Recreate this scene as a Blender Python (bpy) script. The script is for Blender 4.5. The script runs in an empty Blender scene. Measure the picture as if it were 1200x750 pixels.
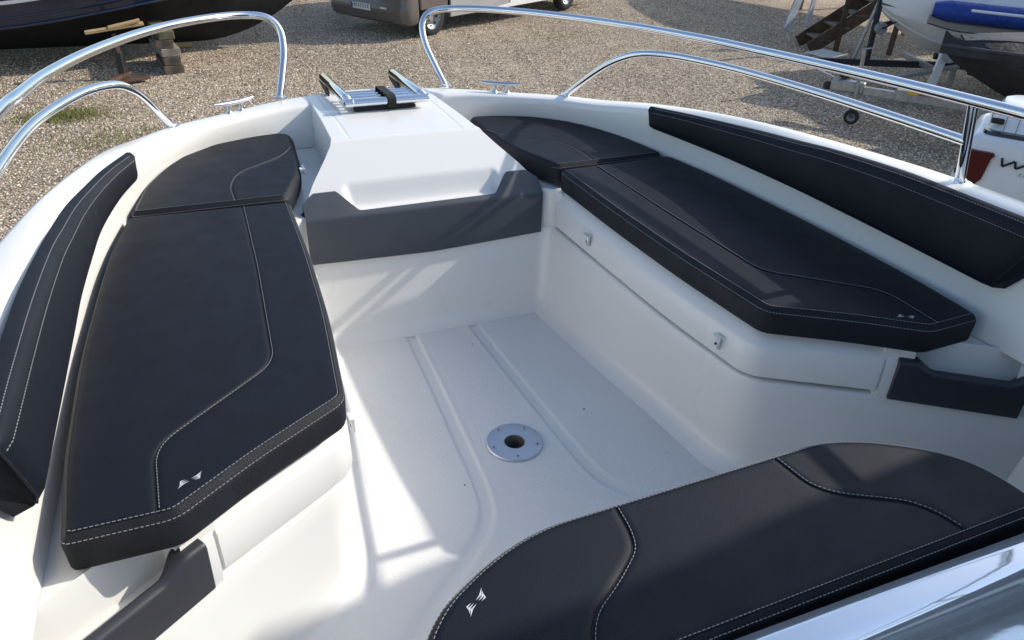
import bpy, bmesh, math, random
from mathutils import Vector, Matrix, Quaternion
R = math.radians
random.seed(7)
scene = bpy.context.scene
COL = scene.collection

# ------------------------------------------------------------------ camera
CAM_FW = Vector((0.3498, 0.7808, -0.5176))
CAM_P = Vector((-0.7053, -1.5205, 1.4272))
ROLL = R(2.347); PITCH = R(31.17); HEAD = R(24.138)
def cam_axes():
    r = Vector((math.cos(HEAD), -math.sin(HEAD), 0)); f0 = Vector((math.sin(HEAD), math.cos(HEAD), 0)); u0 = Vector((0, 0, 1))
    fw = f0*math.cos(PITCH) - u0*math.sin(PITCH); up = u0*math.cos(PITCH) + f0*math.sin(PITCH)
    return r*math.cos(ROLL) + up*math.sin(ROLL), up*math.cos(ROLL) - r*math.sin(ROLL), fw
cr, cu, cf = cam_axes()
cam_data = bpy.data.cameras.new('camera'); cam = bpy.data.objects.new('camera', cam_data); COL.objects.link(cam)
cam_data.sensor_width = 36; cam_data.sensor_fit = 'HORIZONTAL'; cam_data.lens = 884.42/1200*36
cam_data.clip_start = 0.02; cam_data.clip_end = 500
m = Matrix((cr, cu, -cf)).transposed().to_4x4(); m.translation = CAM_P
cam.matrix_world = m
scene.camera = cam

# ------------------------------------------------------------------ light
SUN_AZ, SUN_EL = 89.6, 31.8            # azimuth clockwise from the boat's bow (+Y)
sdir = Vector((math.sin(R(SUN_AZ))*math.cos(R(SUN_EL)), math.cos(R(SUN_AZ))*math.cos(R(SUN_EL)), math.sin(R(SUN_EL))))
world = bpy.data.worlds.new('World'); scene.world = world; world.use_nodes = True
wn = world.node_tree.nodes; wl = world.node_tree.links
sky = wn.new('ShaderNodeTexSky'); sky.sky_type = 'NISHITA'; sky.sun_disc = False
sky.sun_elevation = R(SUN_EL); sky.sun_rotation = R(SUN_AZ); sky.air_density = 1.0; sky.dust_density = 1.3; sky.ozone_density = 1.0
wl.new(sky.outputs[0], wn['Background'].inputs[0]); wn['Background'].inputs[1].default_value = 0.15
sl = bpy.data.lights.new('sun', 'SUN'); sl.energy = 3.0; sl.angle = R(0.6); sl.color = (1.0, 0.945, 0.865)
so = bpy.data.objects.new('sun', sl); COL.objects.link(so); so.rotation_euler = sdir.to_track_quat('Z', 'Y').to_euler()
so.location = (20, 0, 20)
scene.view_settings.view_transform = 'Standard'; scene.view_settings.look = 'None'
scene.view_settings.exposure = 0.6; scene.view_settings.gamma = 1.0

# ------------------------------------------------------------------ materials
MATS = {}
def mat(name, col, rough=.5, metal=0.0, bump=None, vary=None, coat=0.0, spec=.5, trans=0.0, ior=1.45, extra_bump=None):
    """bump=(scale,strength,distance)  vary=(scale,amount,[second colour])"""
    if name in MATS: return MATS[name]
    m = bpy.data.materials.new(name); m.use_nodes = True; nt = m.node_tree; n = nt.nodes; l = nt.links
    b = n['Principled BSDF']; b.inputs['Base Color'].default_value = (*col, 1); b.inputs['Roughness'].default_value = rough
    b.inputs['Metallic'].default_value = metal; b.inputs['Coat Weight'].default_value = coat; b.inputs['Coat Roughness'].default_value = .08
    b.inputs['Specular IOR Level'].default_value = spec; b.inputs['Transmission Weight'].default_value = trans; b.inputs['IOR'].default_value = ior
    tc = n.new('ShaderNodeTexCoord')
    if vary:
        no = n.new('ShaderNodeTexNoise'); no.inputs['Scale'].default_value = vary[0]; no.inputs['Detail'].default_value = 6
        l.new(tc.outputs['Object'], no.inputs['Vector'])
        mx = n.new('ShaderNodeMix'); mx.data_type = 'RGBA'
        c2 = vary[2] if len(vary) > 2 else tuple(c*(1-vary[1]) for c in col)
        mx.inputs[6].default_value = (*col, 1); mx.inputs[7].default_value = (*c2, 1)
        rp = n.new('ShaderNodeMapRange'); rp.inputs[1].default_value = .35; rp.inputs[2].default_value = .7
        l.new(no.outputs['Fac'], rp.inputs[0]); l.new(rp.outputs[0], mx.inputs[0]); l.new(mx.outputs[2], b.inputs['Base Color'])
        rr = n.new('ShaderNodeMapRange'); rr.inputs[3].default_value = rough*.85; rr.inputs[4].default_value = min(1, rough*1.25)
        l.new(no.outputs['Fac'], rr.inputs[0]); l.new(rr.outputs[0], b.inputs['Roughness'])
    prev = None
    for bp in [x for x in (bump, extra_bump) if x]:
        no = n.new('ShaderNodeTexVoronoi' if len(bp) > 3 and bp[3] == 'v' else 'ShaderNodeTexNoise'); no.inputs['Scale'].default_value = bp[0]
        if no.bl_idname == 'ShaderNodeTexNoise': no.inputs['Detail'].default_value = 3
        l.new(tc.outputs['Object'], no.inputs['Vector'])
        bu = n.new('ShaderNodeBump'); bu.inputs['Strength'].default_value = bp[1]; bu.inputs['Distance'].default_value = bp[2]
        l.new(no.outputs[0], bu.inputs['Height'])
        if prev: l.new(prev.outputs[0], bu.inputs['Normal'])
        l.new(bu.outputs[0], b.inputs['Normal']); prev = bu
    MATS[name] = m
    return m
gel = mat('white gelcoat', (.78, .765, .72), .26, bump=(5, .05, .006), vary=(.9, .03), coat=.2)
gel_rough = mat('white non-slip gelcoat', (.76, .75, .72), .5, bump=(320, .4, .002, 'v'), vary=(3, .06))
def specks(m, scale, size, col, amount):
    nt = m.node_tree; n = nt.nodes; l = nt.links; b = n['Principled BSDF']; src = b.inputs['Base Color'].links[0].from_socket
    tc = n.new('ShaderNodeTexCoord'); v = n.new('ShaderNodeTexVoronoi'); v.inputs['Scale'].default_value = scale; l.new(tc.outputs['Object'], v.inputs['Vector'])
    sp = n.new('ShaderNodeSeparateColor'); l.new(v.outputs['Color'], sp.inputs[0])
    th = n.new('ShaderNodeMath'); th.operation = 'MULTIPLY'; l.new(sp.outputs[0], th.inputs[0]); th.inputs[1].default_value = size
    lt = n.new('ShaderNodeMath'); lt.operation = 'LESS_THAN'; l.new(v.outputs['Distance'], lt.inputs[0]); l.new(th.outputs[0], lt.inputs[1])
    k = n.new('ShaderNodeMath'); k.operation = 'GREATER_THAN'; l.new(sp.outputs[1], k.inputs[0]); k.inputs[1].default_value = 1-amount
    f = n.new('ShaderNodeMath'); f.operation = 'MULTIPLY'; l.new(lt.outputs[0], f.inputs[0]); l.new(k.outputs[0], f.inputs[1])
    mx = n.new('ShaderNodeMix'); mx.data_type = 'RGBA'; l.new(f.outputs[0], mx.inputs[0]); l.new(src, mx.inputs[6]); mx.inputs[7].default_value = (*col, 1); l.new(mx.outputs[2], b.inputs['Base Color'])
specks(gel_rough, 11, .06, (.16, .13, .10), .35)
specks(gel, 6, .025, (.3, .26, .2), .25)
vinyl = mat('charcoal vinyl', (.0062, .0085, .0150), .55, bump=(700, .5, .0007, 'v'), vary=(14, .2), spec=.28, extra_bump=(7, .12, .004))
vinyl_side = mat('charcoal vinyl border', (.0105, .0128, .018), .6, bump=(380, .7, .001, 'v'), vary=(14, .3), spec=.35)
thread = mat('pale thread', (.24, .25, .25), .8)
greyp = mat('grey moulded plastic', (.07, .078, .09), .42, bump=(900, .35, .0006, 'v'), vary=(8, .15))
greyp2 = mat('charcoal moulded plastic', (.032, .035, .042), .38, bump=(900, .35, .0006, 'v'), vary=(8, .15))
steel = mat('polished steel', (.78, .79, .80), .07, 1.0, bump=(30, .02, .002))
steel_b = mat('brushed aluminium', (.55, .57, .60), .3, 1.0, bump=(300, .05, .0005))
alum = mat('anodised table flange', (.50, .53, .57), .38, .8)
hole = mat('dark bore', (.16, .155, .145), .6, .2)
black = mat('black plastic', (.012, .012, .013), .5)
strap_m = mat('black webbing', (.015, .015, .016), .85, bump=(400, .5, .001))
emblem_m = mat('silver print', (.6, .6, .6), .4)
rubber = mat('tyre rubber', (.02, .02, .02), .8, bump=(60, .3, .004))
wood_new = mat('fresh pine', (.55, .38, .19), .7, bump=(40, .2, .002), vary=(9, .3))
wood_old = mat('weathered timber', (.20, .155, .115), .85, bump=(50, .5, .004), vary=(7, .55))
wood_moss = mat('mossy timber', (.15, .145, .075), .9, bump=(50, .5, .004), vary=(9, .5))
wood_brown = mat('brown stained timber', (.09, .055, .034), .8, bump=(40, .4, .003), vary=(8, .5))
wood_grey = mat('grey painted board', (.40, .43, .47), .7, bump=(40, .3, .003), vary=(6, .35))
navy = mat('navy hull paint', (.012, .022, .048), .14, coat=.6, vary=(3, .25))
antifoul = mat('dark antifouling', (.012, .012, .014), .8, vary=(5, .4))
white_p = mat('white paint', (.75, .75, .74), .3, coat=.3, vary=(4, .08))
rust = mat('rusty steel', (.13, .07, .045), .75, .2, bump=(60, .4, .003), vary=(12, .6))
galv = mat('galvanised steel', (.36, .37, .37), .45, .7, vary=(18, .3))
darkmetal = mat('dark painted steel', (.03, .032, .035), .5, .3)
taupe = mat('taupe vehicle paint', (.13, .112, .098), .35, coat=.5, vary=(4, .12))
grey_skirt = mat('light grey panel', (.36, .36, .35), .4, vary=(5, .1))
glass_dark = mat('dark vehicle glass', (.012, .014, .016), .06)
blue_fab = mat('blue tube cover', (.018, .055, .30), .55, bump=(14, .8, .03), vary=(6, .3))
grey_fab = mat('grey cover fabric', (.055, .06, .068), .75, bump=(18, .4, .02), vary=(6, .4))
char_fab = mat('charcoal cover fabric', (.022, .024, .029), .7, bump=(12, .6, .03), vary=(6, .35))
red_lens = mat('red lamp lens', (.07, .002, .003), .2, bump=(160, .3, .003))
red_p = mat('red cable sleeve', (.35, .03, .02), .5)
yellow_p = mat('yellow tape', (.6, .36, .02), .5)
plate_m = mat('number plate', (.7, .7, .66), .4)
plate_blue = mat('plate blue band', (.02, .06, .3), .4)
ink = mat('dark lettering', (.015, .015, .018), .5)
tint = mat('smoked screen', (.66, .71, .76), .05, .7, bump=(7, .05, .01))

# gravel
def gravel_material():
    m = bpy.data.materials.new('gravel ground'); m.use_nodes = True; nt = m.node_tree; n = nt.nodes; l = nt.links; b = n['Principled BSDF']
    tc = n.new('ShaderNodeTexCoord')
    v = n.new('ShaderNodeTexVoronoi'); v.inputs['Scale'].default_value = 38; v.inputs['Randomness'].default_value = 1
    wob = n.new('ShaderNodeTexNoise'); wob.inputs['Scale'].default_value = 60
    add = n.new('ShaderNodeMixRGB'); add.blend_type = 'ADD'; add.inputs[0].default_value = .02
    l.new(tc.outputs['Object'], wob.inputs['Vector']); l.new(tc.outputs['Object'], add.inputs[1]); l.new(wob.outputs['Color'], add.inputs[2]); l.new(add.outputs[0], v.inputs['Vector'])
    sep = n.new('ShaderNodeSeparateColor'); l.new(v.outputs['Color'], sep.inputs[0])
    cr_ = n.new('ShaderNodeValToRGB'); e = cr_.color_ramp.elements
    e[0].position = 0; e[0].color = (.12, .088, .058, 1); e[1].position = 1; e[1].color = (.72, .61, .46, 1)
    for p, c in ((.3, (.34, .262, .178, 1)), (.55, (.45, .352, .245, 1)), (.8, (.56, .455, .33, 1))):
        q = e.new(p); q.color = c
    l.new(sep.outputs[0], cr_.inputs[0])
    big = n.new('ShaderNodeTexNoise'); big.inputs['Scale'].default_value = .55; big.inputs['Detail'].default_value = 5; l.new(tc.outputs['Object'], big.inputs['Vector'])
    mp = n.new('ShaderNodeMapRange'); mp.inputs[1].default_value = .35; mp.inputs[2].default_value = .72; mp.inputs[3].default_value = 1.0; mp.inputs[4].default_value = .72
    l.new(big.outputs['Fac'], mp.inputs[0])
    mul = n.new('ShaderNodeMixRGB'); mul.blend_type = 'MULTIPLY'; mul.inputs[0].default_value = 1
    l.new(cr_.outputs[0], mul.inputs[1]); l.new(mp.outputs[0], mul.inputs[2]); dn = n.new('ShaderNodeTexNoise'); dn.inputs['Scale'].default_value = 1.7; dn.inputs['Detail'].default_value = 7; dn.inputs['Roughness'].default_value = .65; l.new(tc.outputs['Object'], dn.inputs['Vector'])
    dr = n.new('ShaderNodeMapRange'); dr.inputs[1].default_value = .54; dr.inputs[2].default_value = .72; dr.inputs[4].default_value = .7; l.new(dn.outputs['Fac'], dr.inputs[0])
    dm = n.new('ShaderNodeMix'); dm.data_type = 'RGBA'; l.new(dr.outputs[0], dm.inputs[0]); l.new(mul.outputs[0], dm.inputs[6]); dm.inputs[7].default_value = (.24, .18, .12, 1)
    l.new(dm.outputs[2], b.inputs['Base Color'])
    b.inputs['Roughness'].default_value = .9
    bu = n.new('ShaderNodeBump'); bu.invert = True; bu.inputs['Strength'].default_value = 1; bu.inputs['Distance'].default_value = .03
    l.new(v.outputs['Distance'], bu.inputs['Height']); l.new(bu.outputs[0], b.inputs['Normal'])
    return m
gravel_m = gravel_material()
def pebble_material():
    m = bpy.data.materials.new('pebble stone'); m.use_nodes = True; n = m.node_tree.nodes; l = m.node_tree.links; b = n['Principled BSDF']
    oi = n.new('ShaderNodeObjectInfo'); cr_ = n.new('ShaderNodeValToRGB'); e = cr_.color_ramp.elements
    e[0].position = 0; e[0].color = (.11, .08, .058, 1); e[1].position = 1; e[1].color = (.80, .70, .56, 1)
    q = e.new(.5); q.color = (.49, .385, .27, 1)
    l.new(oi.outputs['Random'], cr_.inputs[0]); l.new(cr_.outputs[0], b.inputs['Base Color']); b.inputs['Roughness'].default_value = .8
    return m
pebble_m = pebble_material()
grass_m = mat('dry grass', (.24, .25, .07), .8, vary=(12, .5))

# ------------------------------------------------------------------ helpers
def link(o, parent=None):
    COL.objects.link(o)
    if parent: o.parent = parent
    return o
def mesh_obj(name, verts, faces, material, parent=None, smooth=35, bevel=0, recalc=True, seg=2):
    me = bpy.data.meshes.new(name); me.from_pydata([tuple(v) for v in verts], [], faces)
    if recalc:
        bm = bmesh.new(); bm.from_mesh(me); bmesh.ops.remove_doubles(bm, verts=bm.verts, dist=1e-6)
        bmesh.ops.recalc_face_normals(bm, faces=bm.faces); bm.to_mesh(me); bm.free()
    if smooth:
        me.shade_smooth(); me.set_sharp_from_angle(angle=R(smooth))
    me.materials.append(material); me.update()
    o = link(bpy.data.objects.new(name, me), parent)
    if bevel:
        b = o.modifiers.new('bevel', 'BEVEL'); b.width = bevel; b.segments = seg; b.limit_method = 'ANGLE'; b.angle_limit = R(30)
        b.harden_normals = False
    return o
def empty(name, loc=(0, 0, 0), rz=0.0, label=None, cat=None, group=None):
    o = link(bpy.data.objects.new(name, None)); o.location = loc; o.rotation_euler = (0, 0, rz); o.empty_display_size = .1
    tag(o, label, cat, group); return o
def tag(o, label=None, cat=None, group=None, kind=None):
    for k, v in (('label', label), ('category', cat), ('group', group), ('kind', kind)):
        if v: o[k] = v
    return o
class MB:
    def __init__(s): s.v = []; s.f = []
    def add(s, v, f):
        k = len(s.v); s.v += [tuple(x) for x in v]; s.f += [tuple(i+k for i in q) for q in f]; return s
    def box(s, c, size, rot=None):
        hx, hy, hz = (d/2 for d in size); P = [Vector((x*hx, y*hy, z*hz)) for x in (-1, 1) for y in (-1, 1) for z in (-1, 1)]
        if rot: P = [rot @ p for p in P]
        c = Vector(c); return s.add([p+c for p in P], [(0, 1, 3, 2), (4, 6, 7, 5), (0, 4, 5, 1), (2, 3, 7, 6), (0, 2, 6, 4), (1, 5, 7, 3)])
    def bar(s, a, b, w, h, up=(0, 0, 1)):
        a, b = Vector(a), Vector(b); d = (b-a).normalized(); x = d.cross(Vector(up))
        x = x.normalized() if x.length > 1e-4 else Vector((1, 0, 0)); y = x.cross(d)
        P = [p + x*sx*w/2 + y*sy*h/2 for p in (a, b) for sx, sy in ((-1, -1), (1, -1), (1, 1), (-1, 1))]
        return s.add(P, [(0, 1, 2, 3), (7, 6, 5, 4), (0, 4, 5, 1), (1, 5, 6, 2), (2, 6, 7, 3), (3, 7, 4, 0)])
    def tube(s, pts, r, n=12, caps=True):
        pts = [Vector(p) for p in pts]; N = len(pts); rr = r if isinstance(r, (list, tuple)) else [r]*N
        T = [(pts[min(i+1, N-1)]-pts[max(i-1, 0)]).normalized() for i in range(N)]
        ref = Vector((0, 0, 1)) if abs(T[0].z) < .9 else Vector((1, 0, 0)); u = T[0].cross(ref).normalized()
        vs = []; fs = []
        for i in range(N):
            if i: u = (T[i-1].rotation_difference(T[i]) @ u); u = (u - T[i]*u.dot(T[i])).normalized()
            w = T[i].cross(u)
            vs += [pts[i] + (u*math.cos(2*math.pi*k/n) + w*math.sin(2*math.pi*k/n))*rr[i] for k in range(n)]
        for i in range(N-1):
            fs += [(i*n+k, i*n+(k+1) % n, (i+1)*n+(k+1) % n, (i+1)*n+k) for k in range(n)]
        if caps: fs += [tuple(range(n))[::-1], tuple((N-1)*n+k for k in range(n))]
        return s.add(vs, fs)
    def lathe(s, prof, c=(0, 0, 0), axis=(0, 0, 1), n=40):
        q = Vector((0, 0, 1)).rotation_difference(Vector(axis)); c = Vector(c)
        vs = [c + q @ Vector((r*math.cos(2*math.pi*k/n), r*math.sin(2*math.pi*k/n), z)) for r, z in prof for k in range(n)]
        fs = [(i*n+k, i*n+(k+1) % n, (i+1)*n+(k+1) % n, (i+1)*n+k) for i in range(len(prof)-1) for k in range(n)]
        return s.add(vs, fs)
    def loft(s, rings, closed=False, cap0=False, cap1=False):
        n = len(rings[0]); vs = [p for r in rings for p in r]; m = n if closed else n-1
        fs = [(i*n+k, i*n+(k+1) % n, (i+1)*n+(k+1) % n, (i+1)*n+k) for i in range(len(rings)-1) for k in range(m)]
        if cap0: fs.append(tuple(range(n))[::-1])
        if cap1: fs.append(tuple((len(rings)-1)*n+k for k in range(n)))
        return s.add(vs, fs)
    def prism(s, poly, z0, z1):
        n = len(poly); vs = [(x, y, z0) for x, y in poly] + [(x, y, z1) for x, y in poly]
        return s.add(vs, [tuple(range(n))[::-1], tuple(range(n, 2*n))] + [(i, (i+1) % n, n+(i+1) % n, n+i) for i in range(n)])
    def build(s, name, material, parent=None, **k): return mesh_obj(name, s.v, s.f, material, parent, **k)
def catmull(pts, n=8):
    P = [Vector(p) for p in pts]; P = [P[0]*2-P[1]] + P + [P[-1]*2-P[-2]]; out = []
    for i in range(1, len(P)-2):
        for k in range(n):
            t = k/n; a, b, c, d = P[i-1:i+3]
            out.append(.5*((2*b) + (c-a)*t + (2*a-5*b+4*c-d)*t*t + (3*b-a-3*c+d)*t**3))
    out.append(P[-2]); return out
def resample(pts, step):
    out = [pts[0].copy()]; acc = 0
    for a, b in zip(pts[:-1], pts[1:]):
        L = (b-a).length
        while acc + L >= step*len(out):
            t = (step*len(out)-acc)/L; out.append(a.lerp(b, t))
        acc += L
    return out
def lerp1(tab, x):
    if x <= tab[0][0]: return tab[0][1]
    for (a, u), (b, v) in zip(tab[:-1], tab[1:]):
        if x <= b: return u + (v-u)*(x-a)/(b-a)
    return tab[-1][1]
def sstep(a, b, x):
    t = max(0, min(1, (x-a)/(b-a))); return t*t*(3-2*t)
def area(p): return .5*sum(a[0]*b[1]-b[0]*a[1] for a, b in zip(p, p[1:]+p[:1]))
def offset(poly, d):
    """CCW polygon, inward miter offset by d"""
    n = len(poly); out = []
    for i in range(n):
        p = Vector(poly[i]).to_2d(); a = (p-Vector(poly[i-1]).to_2d()).normalized(); b = (Vector(poly[(i+1) % n]).to_2d()-p).normalized()
        na = Vector((-a.y, a.x)); nb = Vector((-b.y, b.x)); k = 1+na.dot(nb)
        mt = (na+nb)/max(k, .35); out.append((p.x+mt.x*d, p.y+mt.y*d))
    return out
def rounded(poly, rad, n=5):
    """round each corner by a quadratic arc; rad a number or a list"""
    N = len(poly); out = []
    for i in range(N):
        p = Vector(poly[i]).to_2d(); a = Vector(poly[i-1]).to_2d()-p; b = Vector(poly[(i+1) % N]).to_2d()-p
        r = rad[i] if isinstance(rad, (list, tuple)) else rad; r = min(r, a.length*.49, b.length*.49)
        A = p+a.normalized()*r; B = p+b.normalized()*r
        for k in range(n):
            t = k/(n-1); q = A*(1-t)**2 + p*2*t*(1-t) + B*t*t; out.append((q.x, q.y))
    return out
def mirror_poly(p): return [(-x, y) for x, y in p][::-1]
def rings_from(poly, prof, rad):
    """prof: (inset,z) pairs"""
    out = []
    for d, z in prof:
        q = rounded(offset(poly, d), [max(.003, (rad[i] if isinstance(rad, (list, tuple)) else rad)-d) for i in range(len(poly))])
        out.append([Vector((x, y, z)) for x, y in q])
    return out
def stitch(path, parent, name='stitching', L=.0052, gap=.0028, w=.0012, zoff=0.0, material=None):
    P = resample([Vector(p) for p in path], L+gap); mb = MB()
    for a, b in zip(P[:-1], P[1:]):
        d = b-a; mb.bar(a + Vector((0, 0, zoff)), a+d*(L/(L+gap)) + Vector((0, 0, zoff)), w, w*.8)
    return mb.build(name, material or thread, parent, smooth=0, recalc=False)
def split(poly, seam):
    """split polygon by an open polyline whose ends lie close to its edges"""
    def ins(P, pt):
        best = None
        for i in range(len(P)):
            a, b = Vector(P[i]).to_2d(), Vector(P[(i+1) % len(P)]).to_2d(); ab = b-a; t = max(.001, min(.999, (Vector(pt).to_2d()-a).dot(ab)/ab.length_squared)); q = a+ab*t
            d = (q-Vector(pt).to_2d()).length
            if best is None or d < best[0]: best = (d, i, (q.x, q.y, .004))
        return P[:best[1]+1]+[best[2]]+P[best[1]+1:], best[2]
    P, a = ins(list(poly), seam[0]); P, b = ins(P, seam[-1]); i, j = P.index(a), P.index(b)
    mid = [(p[0], p[1], .05) for p in seam[1:-1]]
    def arc(i, j): return P[i:j+1] if i <= j else P[i:]+P[:j+1]
    return arc(i, j)+mid[::-1], arc(j, i)+mid
def top_panel(poly, z, parent, name='top_panel', crown=.007, material=None, rad=.012):
    if area(poly) < 0: poly = poly[::-1]
    rad = [p[2] if len(p) > 2 else rad for p in poly]; poly = [(p[0], p[1]) for p in poly]
    rg = rings_from(poly, [(.0006, z-.006), (.0016, z-.0020), (.0045, z-.0004), (.007, z+crown*.05), (.010, z+crown*.10), (.013, z+crown*.14), (.0155, z+crown*.15)], rad)
    return MB().loft(rg, True, False, True).build(name, material or vinyl, parent, smooth=50)
def emblem(c, ang, parent, s=.02, z=0):
    mb = MB(); ca, sa = math.cos(ang), math.sin(ang)
    for side in (-1, 1):
        for k in range(3):
            q = [(.06+.10*k, .10-.15*k), (.50+.05*k, .22-.17*k), (1.05-.13*k, .52-.20*k), (.62+.03*k, .12-.17*k)]
            mb.add([(c[0]+side*s*(x*ca-y*sa), c[1]+side*s*(x*sa+y*ca), z) for x, y in q], [(0, 1, 2, 3)])
    return mb.build('emblem', emblem_m, parent, smooth=0, recalc=False)

# ================================================================== THE GROUND
G = -1.5
mb = MB(); N = 60
def gz(x, y): return G + .025*math.sin(x*.9+.4)*math.cos(y*.7) + .015*math.sin(x*2.1+y*1.3)
xs = [-140, -60, -25] + [-12+i*.6 for i in range(60)] + [30, 60, 140]; ys = [-140, -60, -20, -8] + [i*.6 for i in range(50)] + [36, 60, 140]
ground = mesh_obj('ground', [(x, y, gz(x, y) if abs(x) < 30 and -8 <= y < 36 else G) for y in ys for x in xs],
    [(j*len(xs)+i, j*len(xs)+i+1, (j+1)*len(xs)+i+1, (j+1)*len(xs)+i) for j in range(len(ys)-1) for i in range(len(xs)-1)], gravel_m, smooth=80)
tag(ground, 'tan gravel ground of the boat yard', 'ground', kind='structure')

# loose stones: one scattered mass
def make_gravel():
    stones = []
    bm = bmesh.new(); bmesh.ops.create_icosphere(bm, subdivisions=1, radius=1)
    rnd = random.Random(3)
    for v in bm.verts: v.co *= rnd.uniform(.75, 1.2); v.co.z *= .62
    me = bpy.data.meshes.new('stone_source'); bm.to_mesh(me); bm.free(); me.materials.append(pebble_m)
    src = bpy.data.objects.new('stone_source', me)          # never linked to the scene: only a mesh source for the scatter
    pl = bpy.data.meshes.new('gravel_stones'); nx, ny = 30, 26; x0, x1, y0, y1 = -5.5, 13.5, 4.0, 18.5
    V = [(x0+(x1-x0)*i/nx, y0+(y1-y0)*j/ny) for j in range(ny+1) for i in range(nx+1)]
    pl.from_pydata([(x, y, gz(x, y)) for x, y in V], [], [(j*(nx+1)+i, j*(nx+1)+i+1, (j+1)*(nx+1)+i+1, (j+1)*(nx+1)+i) for j in range(ny) for i in range(nx)])
    o = link(bpy.data.objects.new('gravel_stones', pl)); tag(o, 'loose tan gravel stones strewn over the yard', 'gravel', kind='stuff')
    ng = bpy.data.node_groups.new('scatter', 'GeometryNodeTree')
    ng.interface.new_socket('Geometry', in_out='INPUT', socket_type='NodeSocketGeometry'); ng.interface.new_socket('Geometry', in_out='OUTPUT', socket_type='NodeSocketGeometry')
    n = ng.nodes; l = ng.links; gi = n.new('NodeGroupInput'); go = n.new('NodeGroupOutput')
    dp = n.new('GeometryNodeDistributePointsOnFaces'); dp.inputs['Density'].default_value = 620
    oi = n.new('GeometryNodeObjectInfo'); oi.inputs['Object'].default_value = src
    ip = n.new('GeometryNodeInstanceOnPoints')
    rs = n.new('FunctionNodeRandomValue'); rs.data_type = 'FLOAT'; rs.inputs[2].default_value = .006; rs.inputs[3].default_value = .018
    rr = n.new('FunctionNodeRandomValue'); rr.data_type = 'FLOAT_VECTOR'; rr.inputs[0].default_value = (-.5, -.5, 0); rr.inputs[1].default_value = (.5, .5, 6.28)
    l.new(gi.outputs[0], dp.inputs[0]); l.new(dp.outputs['Points'], ip.inputs['Points']); l.new(oi.outputs['Geometry'], ip.inputs['Instance'])
    l.new(rs.outputs[1], ip.inputs['Scale']); l.new(rr.outputs[0], ip.inputs['Rotation']); l.new(ip.outputs[0], go.inputs[0])
    mod = o.modifiers.new('scatter', 'NODES'); mod.node_group = ng
make_gravel()
mb = MB(); rnd = random.Random(5)
for (cx, cy, sx, sy, k) in ((-2.15, 9.4, .55, .35, 2400), (-1.5, 8.2, .9, .6, 1000), (6.4, 12.6, 1.2, .6, 260), (11.3, 11.0, .5, .25, 250)):
    for i in range(k):
        x, y = cx+rnd.gauss(0, sx*.5), cy+rnd.gauss(0, sy*.5); h = rnd.uniform(.02, .07); a = rnd.uniform(0, 6.28); w = .004; z = gz(x, y)
        dx, dy = math.cos(a), math.sin(a); t = rnd.uniform(.2, .8)*h
        mb.add([(x-dy*w, y+dx*w, z), (x+dy*w, y-dx*w, z), (x+dx*t, y+dy*t, z+h)], [(0, 1, 2)])
tag(mb.build('grass', grass_m, smooth=0, recalc=False), 'short dry grass growing through the gravel', 'grass', kind='stuff')

# ================================================================== THE BOAT
boat = empty('motorboat', (0, 0, G), 0, 'white open bow motorboat with steel rails and grey trim panels', 'boat')
BP = empty  # alias
def part(mb, name, m, parent=None, **k):
    """a part of the boat, modelled in world coordinates"""
    o = mb.build(name, m, parent or boat, **k)
    if (parent or boat) is boat: o.matrix_parent_inverse = Matrix.Translation((0, 0, -G))
    return o

# ---- deck, coaming and hull: stations from the stern to the bow on the starboard side
OUT = [(1.185, -2.6, .76), (1.185, -1.4, .762), (1.178, -.7, .76), (1.168, -.4, .759), (1.15, -.2, .757), (1.125, 0, .75), (1.099, .177, .741), (1.062, .406, .726), (1.013, .644, .703),
       (.956, .93, .662), (.869, 1.17, .621), (.761, 1.325, .607), (.6, 1.45, .599), (.42, 1.565, .596), (.26, 1.64, .594), (.12, 1.685, .593), (0, 1.695, .593)]
INN = [(1.06, -2.6, .76), (1.06, -1.4, .762), (1.055, -.7, .762), (1.045, -.4, .761), (1.035, -.2, .757), (1.022, 0, .749), (1.008, .177, .735), (.988, .406, .714), (.938, .644, .690),
       (.868, .90, .655), (.80, 1.10, .618), (.70, 1.255, .605), (.56, 1.37, .598), (.40, 1.455, .595), (.26, 1.49, .593), (.12, 1.49, .592), (0, 1.49, .592)]
BAS = [(1.05, -2.6), (1.05, -1.4), (1.045, -.7), (1.035, -.4), (1.026, -.2), (1.016, 0), (1.003, .177), (.982, .406), (.945, .644), (.885, .92), (.80, 1.15), (.695, 1.295), (.555, 1.39), (.40, 1.435), (.265, 1.45), (.12, 1.45), (0, 1.45)]
o3, i3, b3 = catmull(OUT, 7), catmull(INN, 7), catmull([(x, y, .44) for x, y in BAS], 7)
ringsd = []; ringsh = []
for k in range(len(o3)):
    O, I, B = o3[k], i3[k], b3[k]; out = (O-I); out.z = 0; out.normalize(); up = Vector((0, 0, 1)); wall = (I-B)
    W = (O-I).length
    ringsd.append([B, B+wall*.3, B+wall*.6, I-up*.022-out*.003, I-up*.010+out*.001, I-up*.003+out*.006, I+out*.014, I.lerp(O, .35)+up*.002, O-out*.02+up*.0, O-out*.009-up*.003, O-up*.011, O+out*.002-up*.03])
    hx = Vector((O.x*.86, O.y-.25*sstep(.8, 1.7, O.y), -.35)); kx = Vector((0, O.y-.55*sstep(.6, 1.7, O.y), -.78))
    ringsh.append([O+out*.002-up*.03, O+out*.012-up*.036, O+out*.016-up*.06, O+out*.008-up*.075, O.lerp(hx, .3), O.lerp(hx, .65), hx, hx.lerp(kx, .5)-up*.04, kx])
def both(rings): return rings + [[Vector((-p.x, p.y, p.z)) for p in r] for r in rings[-2::-1]]
part(MB().loft(both(ringsd)), 'gunwale', gel, smooth=60)
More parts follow.
